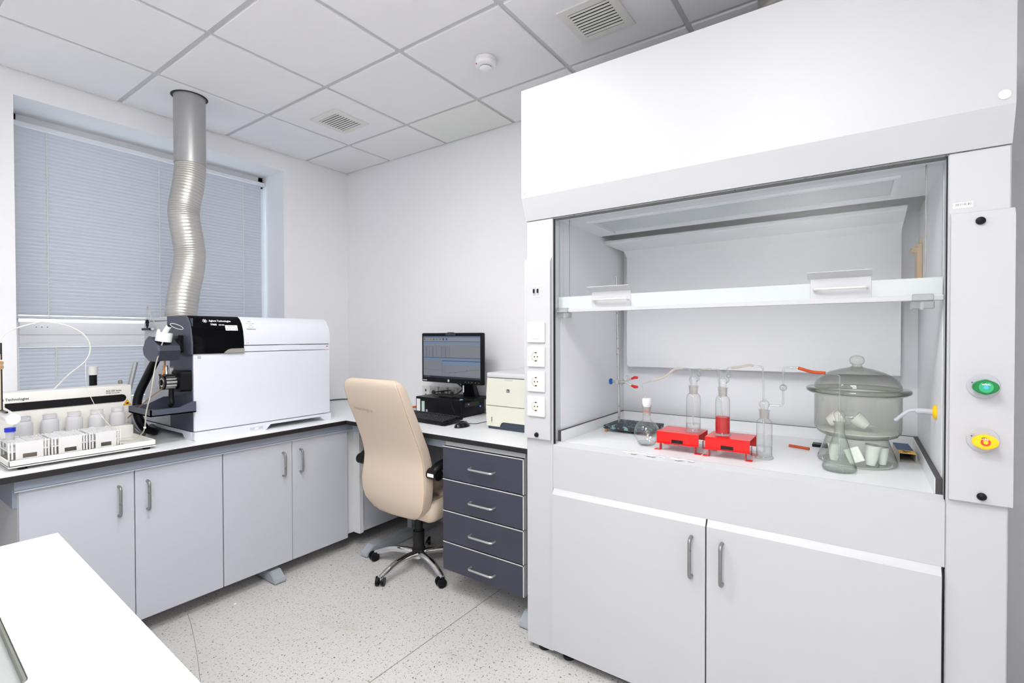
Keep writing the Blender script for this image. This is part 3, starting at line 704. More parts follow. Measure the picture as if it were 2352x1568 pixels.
kb = thing('keyboard', (2.19, 2.18, BZ), 'black wired keyboard on the desk in front of the computer', 'keyboard')
KM = Matrix.Translation((2.19, 2.18, BZ)) @ Matrix.Rotation(R(-3), 4, 'Z') @ Matrix.Rotation(R(-5), 4, 'Y')
MB().box(-.08, .08, -.228, .228, .010, .024, .004, 2, M=KM).build('base', DARK, kb)
m = MB()
for r_ in range(6):
    n = 21
    for k in range(n):
        if k in (15, 18) and r_ > 0: pass
        y = .214-k*.0205
        if r_ == 0 and 4 < k < 10 and k % 1 == 0 and k not in (5, 9): continue
        wdt = .0082
        m.box(-.068+r_*.0235+(.008 if r_ == 5 else 0), -.068+r_*.0235+.0175+(.008 if r_ == 5 else 0), y-wdt, y+wdt, .024, .0315, .002, M=KM)
    if r_ == 0: m.box(-.068, -.05, .214-9*.0205, .214-4*.0205, .024, .0315, .002, M=KM)
ks = m.build('keys', mat('key_black', (34, 34, 38), .45), kb, smooth=False); ks['kind'] = 'stuff'
m = MB()
for x in (-.07, .07):
    for y in (-.2, .2): m.cyl(KM @ Vector((x, y, .011)), Vector(((KM @ Vector((x, y, 0))).x, (KM @ Vector((x, y, 0))).y, BZ)), .008, n=10)
m.build('foot', DARKSOFT, kb)
ms = thing('computer_mouse', (2.15, 1.865, BZ), 'glossy black computer mouse beside the printer', 'mouse')
m = MB(); m.sphere((2.15, 1.865, BZ), .058, (1, .56, .62), 28)
for v in m.bm.verts:
    if v.co.z < BZ+.002: v.co.z = BZ+.002
    if v.co.x > 2.15: v.co.z = BZ+.002+(v.co.z-BZ-.002)*(1-.25*(v.co.x-2.15)/.058)
body = m.build('body', mat('mouse_black', (14, 14, 17), .22), ms, angle=70)
MB().cyl((2.178, 1.868, BZ+.026), (2.178, 1.862, BZ+.026), .009, n=16).build('scroll_wheel', GREYPL, ms)
MB().tube([(2.205, 1.865, BZ+.012), (2.26, 1.85, BZ+.004), (2.33, 1.80, BZ+.014), (2.40, 1.755, BZ+.01)], .002, 8, smooth=6).build('cable', DARKSOFT, ms)

# printer
pr = thing('laser_printer', (2.4, 1.52, BZ), 'cream and grey laser printer on the desk beside the fume hood', 'printer')
QX, QY0, QY1, QZ = 2.200, 1.315, 1.722, 1.134
m = MB(); m.box(QX+.012, 2.60, QY0+.004, QY1-.001, BZ+.012, QZ, .01, 2); m.build('body', PRGREY, pr)
fp = [(QY1+.003, .870), (QY1+.008, .975), (QY1-.002, QZ-.004), (QY0, QZ-.004), (QY0-.006, .975), (QY0, .870)]
MB().prism([(QY1+.008, .9775), (QY1-.002, QZ-.003), (QY0, QZ-.003), (QY0-.006, .9775)], 'x', QX, QX+.03).build('front_door', CREAM, pr)
tray = [(QY1+.002, BZ+.016), (QY1+.008, .9735), (QY0-.006, .9735), (QY0, BZ+.016), (QY0+.05, BZ+.016), (QY0+.055, .874), (QY0+.075, .888)] + [(QY1-.115, .888)] + [(QY1-.100, .882), (QY1-.092, .868), (QY1-.088, BZ+.016)]
MB().prism(tray, 'x', QX, QX+.03).build('paper_tray', CREAM, pr)
MB().box(QX+.006, QX+.05, QY0+.04, QY1-.06, BZ+.004, .892, .004).build('tray_recess', PRNAVY, pr)
MB().box(QX+.004, 2.58, QY0+.01, QY1-.004, BZ, BZ+.017, .003).build('plinth', PRNAVY, pr)
MB().box(QX-.004, 2.60, QY0-.003, QY1+.000, QZ, 1.162, .008, 2).build('top_cover', PRGREY, pr)
MB().prism([(QX+.02, 1.162), (QX+.32, 1.195), (QX+.38, 1.195), (QX+.38, 1.162)], 'y', QY0+.03, QY1-.10).build('output_bin', PRGREY, pr)
m = MB(); m.box(QX+.12, QX+.30, 1.36, 1.50, 1.195, 1.218, .004); m.build('control_panel', PRGREY, pr)
MB().box(QX-.0015, QX+.006, 1.545, 1.600, QZ-.016, QZ-.0035, .002).build('door_latch', mat('latch_grey', (206, 208, 202), .4), pr)
panelrect(pr, 'logo_plate', mat('logo_grey', (176, 178, 182), .4), (QX-.0001, 1.575, 1.064), (0, -1, 0), (0, 0, 1), .026, .02)
m = MB(); m.cyl((QX-.0016, 1.575, 1.064), (QX-.0006, 1.575, 1.064), .0088, n=24); m.build('logo_disc', INKBLACK, pr)
lettering(pr, 'hp', .013, INKWHITE, (QX-.0017, 1.5815, 1.060), (0, -1, 0), (0, 0, 1))
m = MB(); m.box(QX-.0008, QX+.001, 1.686, 1.690, .885, .912); m.box(QX-.0008, QX+.001, 1.6865, 1.6895, .878, .881); m.build('paper_gauge', INKBLACK, pr)

# wall sockets behind the computer, cables
def wall_socket(y, z, w_, label, kind):
    t = thing('wall_socket', (XB, y, z), label, 'socket', 'sockets behind the monitor')
    MB().box(XB-.03, XB-.0005, y-w_/2, y+w_/2, z-.04, z+.04, .003).build('box', mat('socket_box', (214, 214, 212), .5) if kind else BEIGEWHITE, t)
    if kind:
        MB().box(XB-.032, XB-.029, y-w_/2+.012, y+w_/2-.012, z-.026, z+.026, .001).build('face', mat('socket_face_grey', (186, 184, 178), .5), t)
        MB().cyl((XB-.0325, y, z-.004), (XB-.031, y, z-.004), .019, n=24).build('cup', mat('socket_cup', (60, 58, 56), .6), t)
    else:
        m = MB(); m.box(XB-.0315, XB-.029, y-.006, y+.006, z-.004, z+.012); m.build('port', DARK, t)
        m = MB(); m.box(XB-.0315, XB-.029, y-.008, y+.008, z-.03, z-.022); m.build('label_strip', GREEN, t)
wall_socket(2.622, .962, .076, 'white network socket box on the wall left of the monitor stand', 0)
for k, yy in enumerate((2.541, 2.450, 2.360)): wall_socket(yy, .957, .074, 'grey power socket on the wall, %s' % ('next to the white network box', 'middle of the three grey ones', 'hidden partly by the monitor neck')[k], 1)
tag(MB().tube([(2.58, 2.34, .985), (2.50, 2.42, .975), (2.45, 2.36, .970), (2.47, 2.22, .972), (2.46, 2.13, 1.02), (2.445, 2.17, 1.06)], .004, 8, smooth=8).build('monitor_cable', DARKSOFT, origin=(2.5, 2.3, .96)), 'black monitor cable looping over the computer case', 'cable')
tag(MB().tube([(2.35, 2.10, BZ+.03), (2.37, 2.145, .93), (2.40, 2.17, .966), (2.43, 2.12, .97)], .0022, 8, smooth=8).build('keyboard_cable', DARKSOFT, origin=(2.4, 2.1, BZ)), 'thin black keyboard cable hanging down the computer case side', 'cable')
tag(MB().tube([(2.56, 2.49, .875), (2.52, 2.56, .868), (2.46, 2.66, .853), (2.44, 2.75, .850), (2.50, 2.86, .850)], .0055, 8, smooth=6).build('network_cable', CABLEORANGE, origin=(2.5, 2.6, BZ)), 'orange network cable on the desk beside the computer case', 'cable')
tag(MB().tube([(2.58, 2.49, .89), (2.55, 2.54, .90), (2.50, 2.53, .872), (2.54, 2.57, .858), (2.50, 2.66, .851), (2.55, 2.80, .852)], .0045, 8, smooth=6).build('power_cable', DARKSOFT, origin=(2.5, 2.6, BZ)), 'black power cables coiled at the rear of the computer', 'cable')
tag(MB().tube([(1.90, 3.42, BZ+.006), (2.1, 3.46, BZ+.006), (2.3, 3.49, BZ+.006), (2.5, 3.46, BZ+.006), (2.6, 3.3, BZ+.006)], .005, 8, smooth=6).build('instrument_cable', mat('cable_grey', (70, 70, 72), .5), origin=(2.2, 3.4, BZ)), 'dark cable lying on the bench behind the instrument', 'cable')

# ------------------------------------------------------------------ white mass spectrometer on the bench
ic = thing('mass_spectrometer', (1.48, 3.03, BZ), 'large white and black bench instrument under the silver duct', 'lab instrument')
IX0, IX1, IY0, IY1, IZ1 = 1.095, 1.872, 2.72, 3.35, 1.475
WHI = mat('instrument_white', (222, 226, 235), .38, bump=.03, bscale=900)
WHI2 = mat('instrument_light_grey', (196, 199, 204), .45)
base = [(IX0, .886), (IX0-.002, .848), (IX0+.004, BZ), (1.452, BZ), (1.462, .848), (1.485, .872), (1.80, .872), (1.822, .848), (1.832, BZ), (IX1-.002, BZ), (IX1+.003, .848), (IX1+.001, .886)]
m = MB(); m.prism(base, 'y', IY0-.006, IY0+.03); m.prism([(IY0+.03, .886), (IY0+.03, BZ), (IY0+.10, BZ), (IY0+.13, .868), (IY1-.10, .868), (IY1-.08, BZ), (IY1, BZ), (IY1, .886)], 'x', IX0-.002, IX0+.05)
m.box(IX0, IX1, IY0+.03, IY1, .868, .886); m.box(IX1-.05, IX1, IY1-.08, IY1, BZ, .87)
m.build('base_frame', WHI, ic, angle=30)
panelrect(ic, 'switch_plate', WHI2, (1.405, IY0-.006, .862), (1, 0, 0), (0, 0, 1), .07, .014)
m = MB(); m.box(1.395, 1.415, IY0-.0085, IY0-.0065, .857, .866, .001); m.build('power_switch', HOODSWITCH, ic)
MB().box(IX0+.002, IX1, IY0, IY0+.02, .889, 1.283, .003).build('front_panel', WHI, ic)
MB().box(IX0+.004, IX1, IY0+.018, 3.0, .888, 1.283).build('cabinet', WHI, ic, smooth=False)
MB().box(IX0, IX1-.004, 3.002, IY1, .889, 1.452, .003).build('rear_housing', WHI2, ic)
MB().box(IX0, IX1-.004, 3.002, IY1, 1.454, IZ1, .004).build('rear_cap', WHI2, ic)
MB().box(IX0-.001, IX0+.004, IY0+.012, 2.999, .889, 1.46).build('side_panel', NAVY, ic, smooth=False)
up_prof = [(IY0-.004, 1.322), (IY0-.003, 1.36), (IY0+.004, 1.40), (IY0+.018, 1.435), (IY0+.04, 1.462), (IY0+.062, IZ1), (3.0, IZ1), (3.0, 1.322)]
dk_prof = [(IY0-.006, 1.280), (IY0-.006, 1.34)]+up_prof[2:-2]+[(3.0, IZ1), (3.0, 1.280)]
MB().prism(up_prof, 'x', 1.343, IX1).build('top_cover', WHI, ic, angle=25)
MB().box(1.343, IX1, IY0-.001, 2.99, 1.286, 1.318, .002).build('lower_strip', WHI, ic)
MB().box(1.345, IX1-.004, IY0+.004, 2.98, 1.3175, 1.3225).build('shadow_gap', DARK, ic, smooth=False)
MB().box(1.53, 1.665, IY0-.003, IY0+.004, 1.288, 1.3185, .002).build('latch', WHI, ic)
panelrect(ic, 'indicator', mat('orange_mark', (232, 70, 20), .5), (1.852, IY0-.0012, 1.306), (1, 0, 0), (0, 0, 1), .014, .0055)
bc = MB().prism(dk_prof, 'x', IX0-.004, 1.341).build('black_cover', BLACKGLASS, ic, angle=25)
MB().prism([(a-.002 if i < 2 else a, b+.001 if b > 1.4 else b) for i, (a, b) in enumerate(dk_prof)], 'x', IX0-.012, IX0-.004).build('cover_side', NAVY, ic, angle=25)
hp = [(1.238, 1.2815), (1.243, 1.288), (1.255, 1.298), (1.272, 1.304), (1.3405, 1.305), (1.3405, 1.2815)]
MB().prism(hp, 'y', IY0-.012, IY0-.004).build('silver_handle', mat('warm_silver', (176, 174, 170), .35, .5), ic)
# starburst and printing on the black cover (follows its upright lower face)
def cov(z): return ip([(1.280, IY0-.006), (1.34, IY0-.006), (1.40, IY0+.004), (1.435, IY0+.018), (1.462, IY0+.04), (IZ1, IY0+.062)], z)
upd = Vector((0, cov(1.445)-cov(1.425), .02)).normalized()
m = MB(); cz = 1.448; cxs = 1.160
for k in range(8):
    a = 2*math.pi*k/8+.2; u = X_*math.cos(a)+upd*math.sin(a); c0 = Vector((cxs, cov(cz)-.002, cz))
    m.cyl(c0+u*.005, c0+u*.0115, .0012, n=6)
m.cyl(Vector((cxs, cov(cz)-.003, cz)), Vector((cxs, cov(cz)-.001, cz)), .004, n=6)
m.build('starburst_logo', INKWHITE, ic)
lettering(ic, 'Agilent Technologies', .0155, INKWHITE, (1.178, cov(1.443), 1.443), (1, 0, 0), upd, lift=.004, bold=.0003, sx=.82)
lettering(ic, '7900', .015, INKWHITE, (1.182, cov(1.424), 1.424), (1, 0, 0), upd, lift=.003, bold=.0004)
lettering(ic, 'ICP-MS', .009, INKWHITE, (1.222, cov(1.4245), 1.4245), (1, 0, 0), upd, lift=.003, bold=.0003)
up3 = Vector((0, cov(1.432)-cov(1.40), .032)).normalized()
st = panelrect(ic, 'serial_sticker', PAPER, (1.282, cov(1.413)-.004, 1.4135), (1, 0, 0), up3, .062, .030)
lettering(ic, 'Serial No.', .0115, INKBLACK, (1.262, cov(1.418)-.0046, 1.418), (1, 0, 0), up3, lift=.001)
lettering(ic, 'JP14110196', .0115, INKBLACK, (1.256, cov(1.404)-.0046, 1.4035), (1, 0, 0), up3, lift=.001)
def cow(z): return ip([(1.322, IY0-.004), (1.36, IY0-.003), (1.40, IY0+.004), (1.435, IY0+.018), (1.462, IY0+.04), (IZ1, IY0+.062)], z)
up4 = Vector((0, cow(1.45)-cow(1.415), .035)).normalized()
panelrect(ic, 'name_sticker', PAPER, (1.384, cow(1.4325)-.004, 1.4335), (1, 0, 0), up4, .048, .052)
for k, (tx, zz) in enumerate((('Agilent', 1.447), ('Technologies', 1.4365), ('7900', 1.426), ('ICP-MS', 1.4155))):
    lettering(ic, tx, .0092, INKBLACK, (1.384, cow(1.4325)-.0046+(zz-1.4335)*up4.y/up4.z, zz), (1, 0, 0), up4, 'CENTER', lift=.001)
panelrect(ic, 'code_sticker', PAPER, (1.362, IY0-.0035, 1.333), (1, 0, 0), (0, 0, 1), .028, .011)
m = MB()
for k in range(8): m.box(1.352+k*.0025, 1.3532+k*.0025, IY0-.0048, IY0-.004, 1.331, 1.336)
m.build('print', INKGREY, ic)
panelrect(ic, 'pictogram', mat('pictogram_grey', (176, 180, 186), .6), (1.122, IY0-.0003, 1.263), (1, 0, 0), (0, 0, 1), .016, .015)
# drip tray on its left side
TX0, TY0, TY1, TZ = .900, 2.690, 2.965, 1.025
m = MB()
m.box(TX0, IX0-.001, TY0, TY1, TZ-.032, TZ-.026); m.box(TX0, TX0+.006, TY0, TY1, TZ-.032, TZ)
m.prism([(TX0, TZ-.032), (TX0, TZ), (1.02, TZ), (1.05, TZ+.012), (1.075, TZ+.022), (IX0-.001, TZ+.022), (IX0-.001, TZ-.032)], 'y', TY0, TY0+.006)
m.prism([(TX0, TZ-.032), (TX0, TZ), (.98, TZ), (1.02, TZ+.018), (1.05, TZ+.03), (IX0-.001, TZ+.03), (IX0-.001, TZ-.032)], 'y', TY1-.006, TY1)
m.build('drip_tray', NAVY, ic, smooth=False)
# peristaltic pump
PYc, PZc = 2.795, 1.143
m = MB(); m.prism(rrect(PYc-.06, PYc+.062, PZc-.05, PZc+.055, .018), 'x', 1.045, IX0-.001); pump = m.build('pump_motor', DARK, ic)
m = MB(); m.cyl((1.045, PYc, PZc), (1.038, PYc, PZc), .038, n=28); m.cyl((.993, PYc, PZc), (.985, PYc, PZc), .034, n=28); m.cyl((.985, PYc, PZc), (.975, PYc, PZc), .012, n=6); m.build('rotor_disc', DARK, pump)
for k in range(10):
    a = 2*math.pi*k/10; MB().cyl((.993, PYc+.028*math.cos(a), PZc+.028*math.sin(a)), (1.038, PYc+.028*math.cos(a), PZc+.028*math.sin(a)), .0072, n=12).build('roller', ALU, pump)
m = MB(); m.lathe([(.016, -.001), (.022, -.001), (.022, .001), (.016, .001), (.016, -.001)], (0, 0, 0), 28, M=Matrix.Translation((.984, PYc, PZc)) @ Matrix.Rotation(R(90), 4, 'Y')); m.build('retaining_ring', ALU, pump)
m = MB()
for k, (yy, ang) in enumerate(((PYc+.03, 25), (PYc+.012, 15), (PYc-.028, -30))):
    d = Vector((0, math.sin(R(ang)), math.cos(R(ang)))); p0 = Vector((1.01, yy, PZc+.036)); m.cyl(p0, p0+d*.04, .006, n=10); m.cyl(p0+d*.028, p0+d*.045, .009, n=10)
m.build('clamp_screw', ALU, pump)
m = MB(); m.box(.985, 1.035, PYc-.042, PYc+.045, PZc+.030, PZc+.040, .003); m.box(.99, 1.04, PYc+.038, PYc+.05, PZc-.04, PZc+.03, .003); m.build('clamp_frame', DARK, pump)
m = MB(); m.tube([(1.02, PYc-.012, PZc-.034), (1.02, PYc-.010, PZc-.075), (1.02, PYc-.014, PZc-.105), (1.018, PYc-.004, PZc-.118)], .011, 10, smooth=4); m.build('pump_lever', DARK, pump)
# spray chamber box with white fitting
SM = Matrix.Translation((1.0, 2.805, 1.305)) @ Matrix.Rotation(R(24), 4, 'X') @ Matrix.Diagonal((.8, .68, .85, 1))
m = MB(); m.prism([(-.10, -.035), (-.10, .03), (-.07, .05), (.085, .05), (.13, .01), (.15, -.05), (.12, -.075), (.03, -.075), (-.03, -.06)], 'x', -.055, .055, M=SM)
sb = m.build('spray_chamber', NAVYDARK, ic, angle=25)
MB().prism([(-.105, -.037), (-.105, .032), (-.072, .053), (.088, .053), (.134, .011), (.154, -.052), (.12, -.079), (.02, -.079)], 'x', -.066, -.0555, M=SM).build('cover_plate', NAVY, sb, angle=25)
m = MB(); m.cyl((1.03, 2.83, 1.32), (IX0+.0, 2.83, 1.315), .03, n=24); m.cyl((1.055, 2.83, 1.32), (1.066, 2.83, 1.32), .042, n=24); m.box(1.06, 1.085, 2.80, 2.86, 1.29, 1.375, .004); m.build('torch_mount', DARK, ic)
m = MB(); m.cyl((.985, 2.775, 1.345), (.990, 2.77, 1.388), .034, n=32); m.cyl((.990, 2.77, 1.388), (1.002, 2.752, 1.418), .012, n=20); m.cyl((.972, 2.79, 1.388), (.971, 2.79, 1.403), .007, n=12); m.build('nebuliser_fitting', PTFE, ic)
m = MB(); m.cyl((1.003, 2.752, 1.415), (1.003, 2.752, 1.426), .008, n=12); m.build('nebuliser_cap', DARK, ic)
m = MB(); m.cyl((1.072, 3.235, 1.425), (1.072, 3.235, 1.462), .007, n=12); m.cyl((1.072, 3.235, 1.442), (1.072, 3.235, 1.452), .009, n=12); m.cyl((1.072, 3.235, 1.41), (1.072, 3.235, 1.43), .004, n=12); m.box(1.062, 1.082, 3.18, 3.29, 1.403, 1.416, .003)
m.build('gas_valve', DARK, ic)
for k, c in enumerate(((3.30, REDL), (3.17, GREYPL))): m = MB(); m.cyl((1.072, c[0], 1.41), (1.072, c[0]-.012, 1.41), .007, n=10); m.build('valve_port', c[1], ic)
MB().box(1.08, IX0+.001, 3.225, 3.245, 1.405, 1.415).build('valve_arm', ALU, ic, smooth=False)
MB().tube([(.972, 2.79, 1.403), (1.0, 2.95, 1.46), (1.05, 3.15, 1.525), (1.07, 3.225, 1.53), (1.072, 3.235, 1.462)], .0022, 6, smooth=8).build('gas_tube', SILICONE, ic)
lp = [(1.003+.052*(1-math.cos(2*math.pi*u))/2, 2.742-.012*(1-math.cos(2*math.pi*u))/2, 1.428+.010*math.sin(2*math.pi*u)-.020*(1-math.cos(2*math.pi*u))/2) for u in [i/40 for i in range(41)]]
MB().tube(lp, .0012, 5).build('sample_capillary', CORD, ic)
MB().tube([(.995, 2.76, 1.40), (.94, 2.735, 1.24), (.905, 2.70, 1.10), (.882, 2.685, 1.02), (.879, 2.70, .94), (.868, 2.735, .905), (.845, 2.74, .8915), (.80, 2.76, .892)], .0028, 8, smooth=8).build('drain_tube', SILICONE, ic)
MB().box(.876, .884, 2.694, 2.702, .944, .952).build('tube_clip', PTFE, ic, smooth=False)
MB().tube([(1.0, 2.80, 1.25), (.995, 2.795, 1.20), (.985, PYc, PZc+.036)], .004, 8, smooth=5, radii=None).build('pump_tube', AMBER, ic)
MB().tube([(.985, PYc, PZc-.03), (.96, 2.86, 1.07), (.93, 2.96, 1.0), (.92, 3.04, .955)], .003, 8, smooth=5).build('waste_tube', TANTUBE, ic)
MB().tube([(1.0, 2.90, 1.26), (.985, 2.985, 1.16), (.958, 3.02, 1.06), (.955, 3.02, .97), (.985, 3.02, .895), (1.04, 3.06, BZ+.022), (1.075, 3.2, BZ+.021)], .020, 14, smooth=8).build('exhaust_hose', DARK, ic, angle=70)

tag(MB().tube([(1.075, 3.42, 1.22), (1.035, 3.40, 1.06), (1.02, 3.38, .98), (1.02, 3.30, .90), (1.03, 3.2, BZ+.0125), (1.05, 3.1, BZ+.0125)], .012, 10, smooth=6).build('grey_hose', mat('hose_grey', (166, 168, 170), .45, .2), origin=(1.03, 3.2, BZ)), 'grey hose rising behind the autosampler beside the instrument', 'hose')
tag(MB().tube([(1.00, 3.42, 1.12), (1.0, 3.36, .98), (1.0, 3.22, BZ+.0105), (1.0, 3.08, BZ+.0105)], .010, 10, smooth=6).build('brown_hose', mat('hose_taupe', (140, 130, 120), .5), origin=(1.0, 3.2, BZ)), 'taupe hose lying on the bench behind the autosampler', 'hose')
t = thing('vacuum_pipe', (.88, 3.42, BZ), 'black upright pipe with white cap behind the autosampler', 'pipe')
MB().cyl((.88, 3.42, BZ), (.88, 3.42, 1.162), .017, n=20).build('tube', DARK, t)
MB().cyl((.88, 3.42, 1.160), (.88, 3.42, 1.206), .021, n=20).build('cap', BEIGEWHITE, t)

# ------------------------------------------------------------------ autosampler
au = thing('autosampler', (.68, 2.95, BZ), 'warm white autosampler tray unit on the left end of the bench', 'lab instrument')
AX0, AX1, AY0, AY1 = .430, .922, 2.688, 3.16
m = MB(); m.box(AX0, AX1, AY0, AY1, .8565, .867, .002); m.box(AX0, AX1, AY0, AY0+.006, .860, .886, .002); m.box(AX0, AX0+.006, AY0, AY1, .860, .886, .002); m.box(AX1-.006, AX1, AY0, AY1, .860, .886, .002); m.build('base_tray', BEIGEWHITE, au)
MB().box(AX0+.01, .83, AY0+.03, 2.955, .867, .8675).build('mesh_mat', blotch('taupe_mesh', (132, 122, 110), (176, 168, 156), .5, 400, .1), au, smooth=False)
for x in (.475, .893):
    for y in (2.72, 3.12): MB().cyl((x, y, BZ), (x, y, .857), .014, n=16).build('foot', DARKSOFT, au)
MB().box(AX0, .918, 2.959, 3.05, .867, .930, .002).build('bottle_ledge', BEIGEWHITE, au)
MB().box(AX0, .940, 3.05, 3.16, .867, 1.122, .006, 2).build('housing', BEIGEWHITE, au)
hz = (1.042+1.076)/2
m = MB(); m.prism([(.48, 1.040), (.48, 1.076)]+arc(.898, hz, .018, 90, -90, 8), 'y', 3.0465, 3.0515); m.build('arm_slot', DARK, au)
lettering(au, 'Agilent Technologies', .0165, INKBLACK, (.437, 3.05, 1.087), (1, 0, 0), (0, 0, 1), bold=.0003, sx=.86)
lettering(au, 'ASX-500 Series', .0125, INKBLACK, (.834, 3.05, 1.094), (1, 0, 0), (0, 0, 1), bold=.0002, sx=.8)
lettering(au, 'ICP-MS Autosampler', .0075, INKBLACK, (.834, 3.05, 1.085), (1, 0, 0), (0, 0, 1), bold=.0002, sx=.88)
m = MB(); m.prism([(.902, 1.020), (.940-.002, 1.020), (.920, 1.050)], 'y', 3.0490, 3.0502); sg = m.build('warning_sign', SIGNYELLOW, au, smooth=False, label='yellow triangular hazard sticker')
m = MB(); m.tube([(.904, 3.0485, 1.0215), (.936, 3.0485, 1.0215), (.920, 3.0485, 1.0475), (.904, 3.0485, 1.0215)], .0007, 4); m.build('sign_border', INKBLACK, sg)
m = MB(); m.box(.914, .926, 3.0482, 3.049, 1.026, 1.030); m.box(.917, .926, 3.0482, 3.049, 1.030, 1.034); m.build('sign_symbol', INKBLACK, sg)
# sampling arm
arm = MB().cyl((.4555, 2.75, 1.042), (.4555, 3.047, 1.056), .020, n=28).build('sampling_arm', BEIGEWHITE, au)
MB().box(.436, .444, 2.76, 3.04, 1.066, 1.072).build('arm_rail', DARK, arm, smooth=False)
MB().cyl((.4555, 2.744, 1.0418), (.4555, 2.75, 1.042), .0215, n=28).build('end_cap', PTFE, arm)
m = MB(); m.box(.423, .436, 2.83, 2.85, 1.075, 1.30); col_ = m.build('probe_column', BEIGE, au, smooth=False)
MB().box(.436, .4405, 2.832, 2.848, 1.07, 1.345).build('column_edge', DARK, col_, smooth=False)
MB().box(.420, .444, 2.826, 2.854, 1.238, 1.276, .002).build('carriage', PTFE, col_)
m = MB(); m.cyl((.436, 2.824, 1.264), (.436, 2.827, 1.264), .008, n=16); m.cyl((.436, 2.824, 1.247), (.436, 2.827, 1.247), .008, n=16); m.build('screw', TANTUBE, col_)
MB().tube([(.428, 2.84, 1.28), (.435, 2.86, 1.33), (.455, 2.90, 1.375), (.50, 2.94, 1.405), (.56, 2.96, 1.428), (.60, 2.97, 1.436), (.68, 2.97, 1.417), (.735, 2.97, 1.375), (.758, 2.98, 1.318), (.745, 3.0, 1.255), (.695, 3.05, 1.19), (.655, 3.10, 1.125)], .0028, 8, smooth=6).build('sample_tube', CORD, au)
MB().tube([(.745, 3.0, 1.25), (.745, 3.0, 1.16), (.76, 3.02, 1.10), (.79, 2.98, 1.0), (.825, 2.93, .93)], .0012, 6, smooth=6).build('thin_tube', CORD, au)

# sample bottles on the ledge
bp_prof = [(r_*.745, z_) for r_, z_ in [(0, 0), (.038, 0), (.0415, .003), (.042, .01), (.042, .050), (.040, .058), (.034, .064), (.031, .066), (.031, .069), (.0335, .070), (.0335, .074), (.032, .075), (.0335, .077), (.0335, .081), (.032, .082), (.033, .084), (.033, .087), (.028, .0885), (.028, .086), (.0, .086)]]
names_b = ('leftmost, behind the first rack', 'second from the left', 'third, in the middle of the row', 'fourth, behind the third rack', 'rightmost, beside the warning sticker')
for k, x in enumerate((.530, .617, .702, .786, .867)):
    t = thing('sample_bottle', (x, 3.0055, .930), 'milky open wide-neck plastic bottle on the autosampler ledge, %s' % names_b[k], 'bottle', 'bottles on the autosampler ledge')
    MB().lathe(bp_prof, (x, 3.0055, .930), 36).build('body', MILKYD if k < 2 else MILKY, t, angle=50)
# tube racks
def rack(x0, x1, full, label):
    y0, y1, z0, z1 = 2.792, 2.955, .8676, .938
    t = thing('tube_rack', ((x0+x1)/2, (y0+y1)/2, z0), label, 'rack', 'white racks on the autosampler tray')
    for x in (x0+.003, x0+.013, x1-.003, x1-.013):
        for y in (y0+.003, y1-.003): MB().box(x-.003, x+.003, y-.003, y+.003, z0, z1+.003, .001).build('post', PTFE, t)
    for zz, nm in ((z0+.003, 'lower_shelf'), (z0+.036, 'middle_shelf'), (z1-.002, 'top_shelf')):
        m = MB()
        nx, ny = (10, 7) if full else (4, 5)
        if nm == 'lower_shelf': m.box(x0+.004, x1-.004, y0, y1, zz-.0012, zz+.0012)
        else:
            for i in range(nx+1): xx = x0+.004+(x1-x0-.008)*i/nx; m.box(xx-.0012, xx+.0012, y0, y1, zz-.0018, zz+.0018)
            for j in range(ny+1): yy = y0+.001+(y1-y0-.002)*j/ny; m.box(x0+.002, x1-.002, yy-(.0026 if full else .0018), yy+(.0026 if full else .0018), zz-.0016, zz+.0020)
        m.build(nm, MATS['taupe_mesh'] if nm == 'lower_shelf' else PTFE, t, smooth=False)
    a, b = x0+.022, x1-.020
    m = MB(); wx0, wx1 = a+(b-a)*.25, a+(b-a)*.76
    m.box(a, wx0, y0-.003, y0, z0+.002, z1+.001); m.box(wx1, b, y0-.003, y0, z0+.002, z1+.001); m.box(wx0, wx1, y0-.003, y0, z0+.024, z1+.001); m.box(wx0, wx1, y0-.003, y0, z0+.002, z0+.006)
    m.build('front_plate', PTFE, t, smooth=False)
    m = MB(); m.box(x0+.04, x0+.06, y1-.002, y1+.006, z1, z1+.004, .001); m.build('tab', PTFE, t)
rack(.446, .572, False, 'white wide-cell tube rack holding the blue-capped tube')
rack(.577, .697, True, 'white fine-cell tube rack, middle of the three')
rack(.702, .819, True, 'white fine-cell tube rack, nearest the instrument')
t = thing('sample_tube_blue_cap', (.475, 2.935, .871), 'small plastic sample tube with bright blue screw cap in the rack', 'tube')
MB().lathe([(0, 0), (.008, .002), (.0135, .018), (.0145, .10), (.0, .10)], (.475, 2.925, .873), 24).build('body', MILKY, t)
MB().lathe([(0, .096), (.0175, .096), (.0178, .112), (.0165, .113), (0, .113)], (.475, 2.925, .873), 28).build('cap', BLUECAP, t)
t = thing('paper_scrap', (1.225, 2.600, 0), 'tiny white scrap of paper on the floor by the cabinet', 'paper')
MB().box(1.222, 1.232, 2.594, 2.601, .0003, .0045, M=None).build('scrap', PAPER, t)

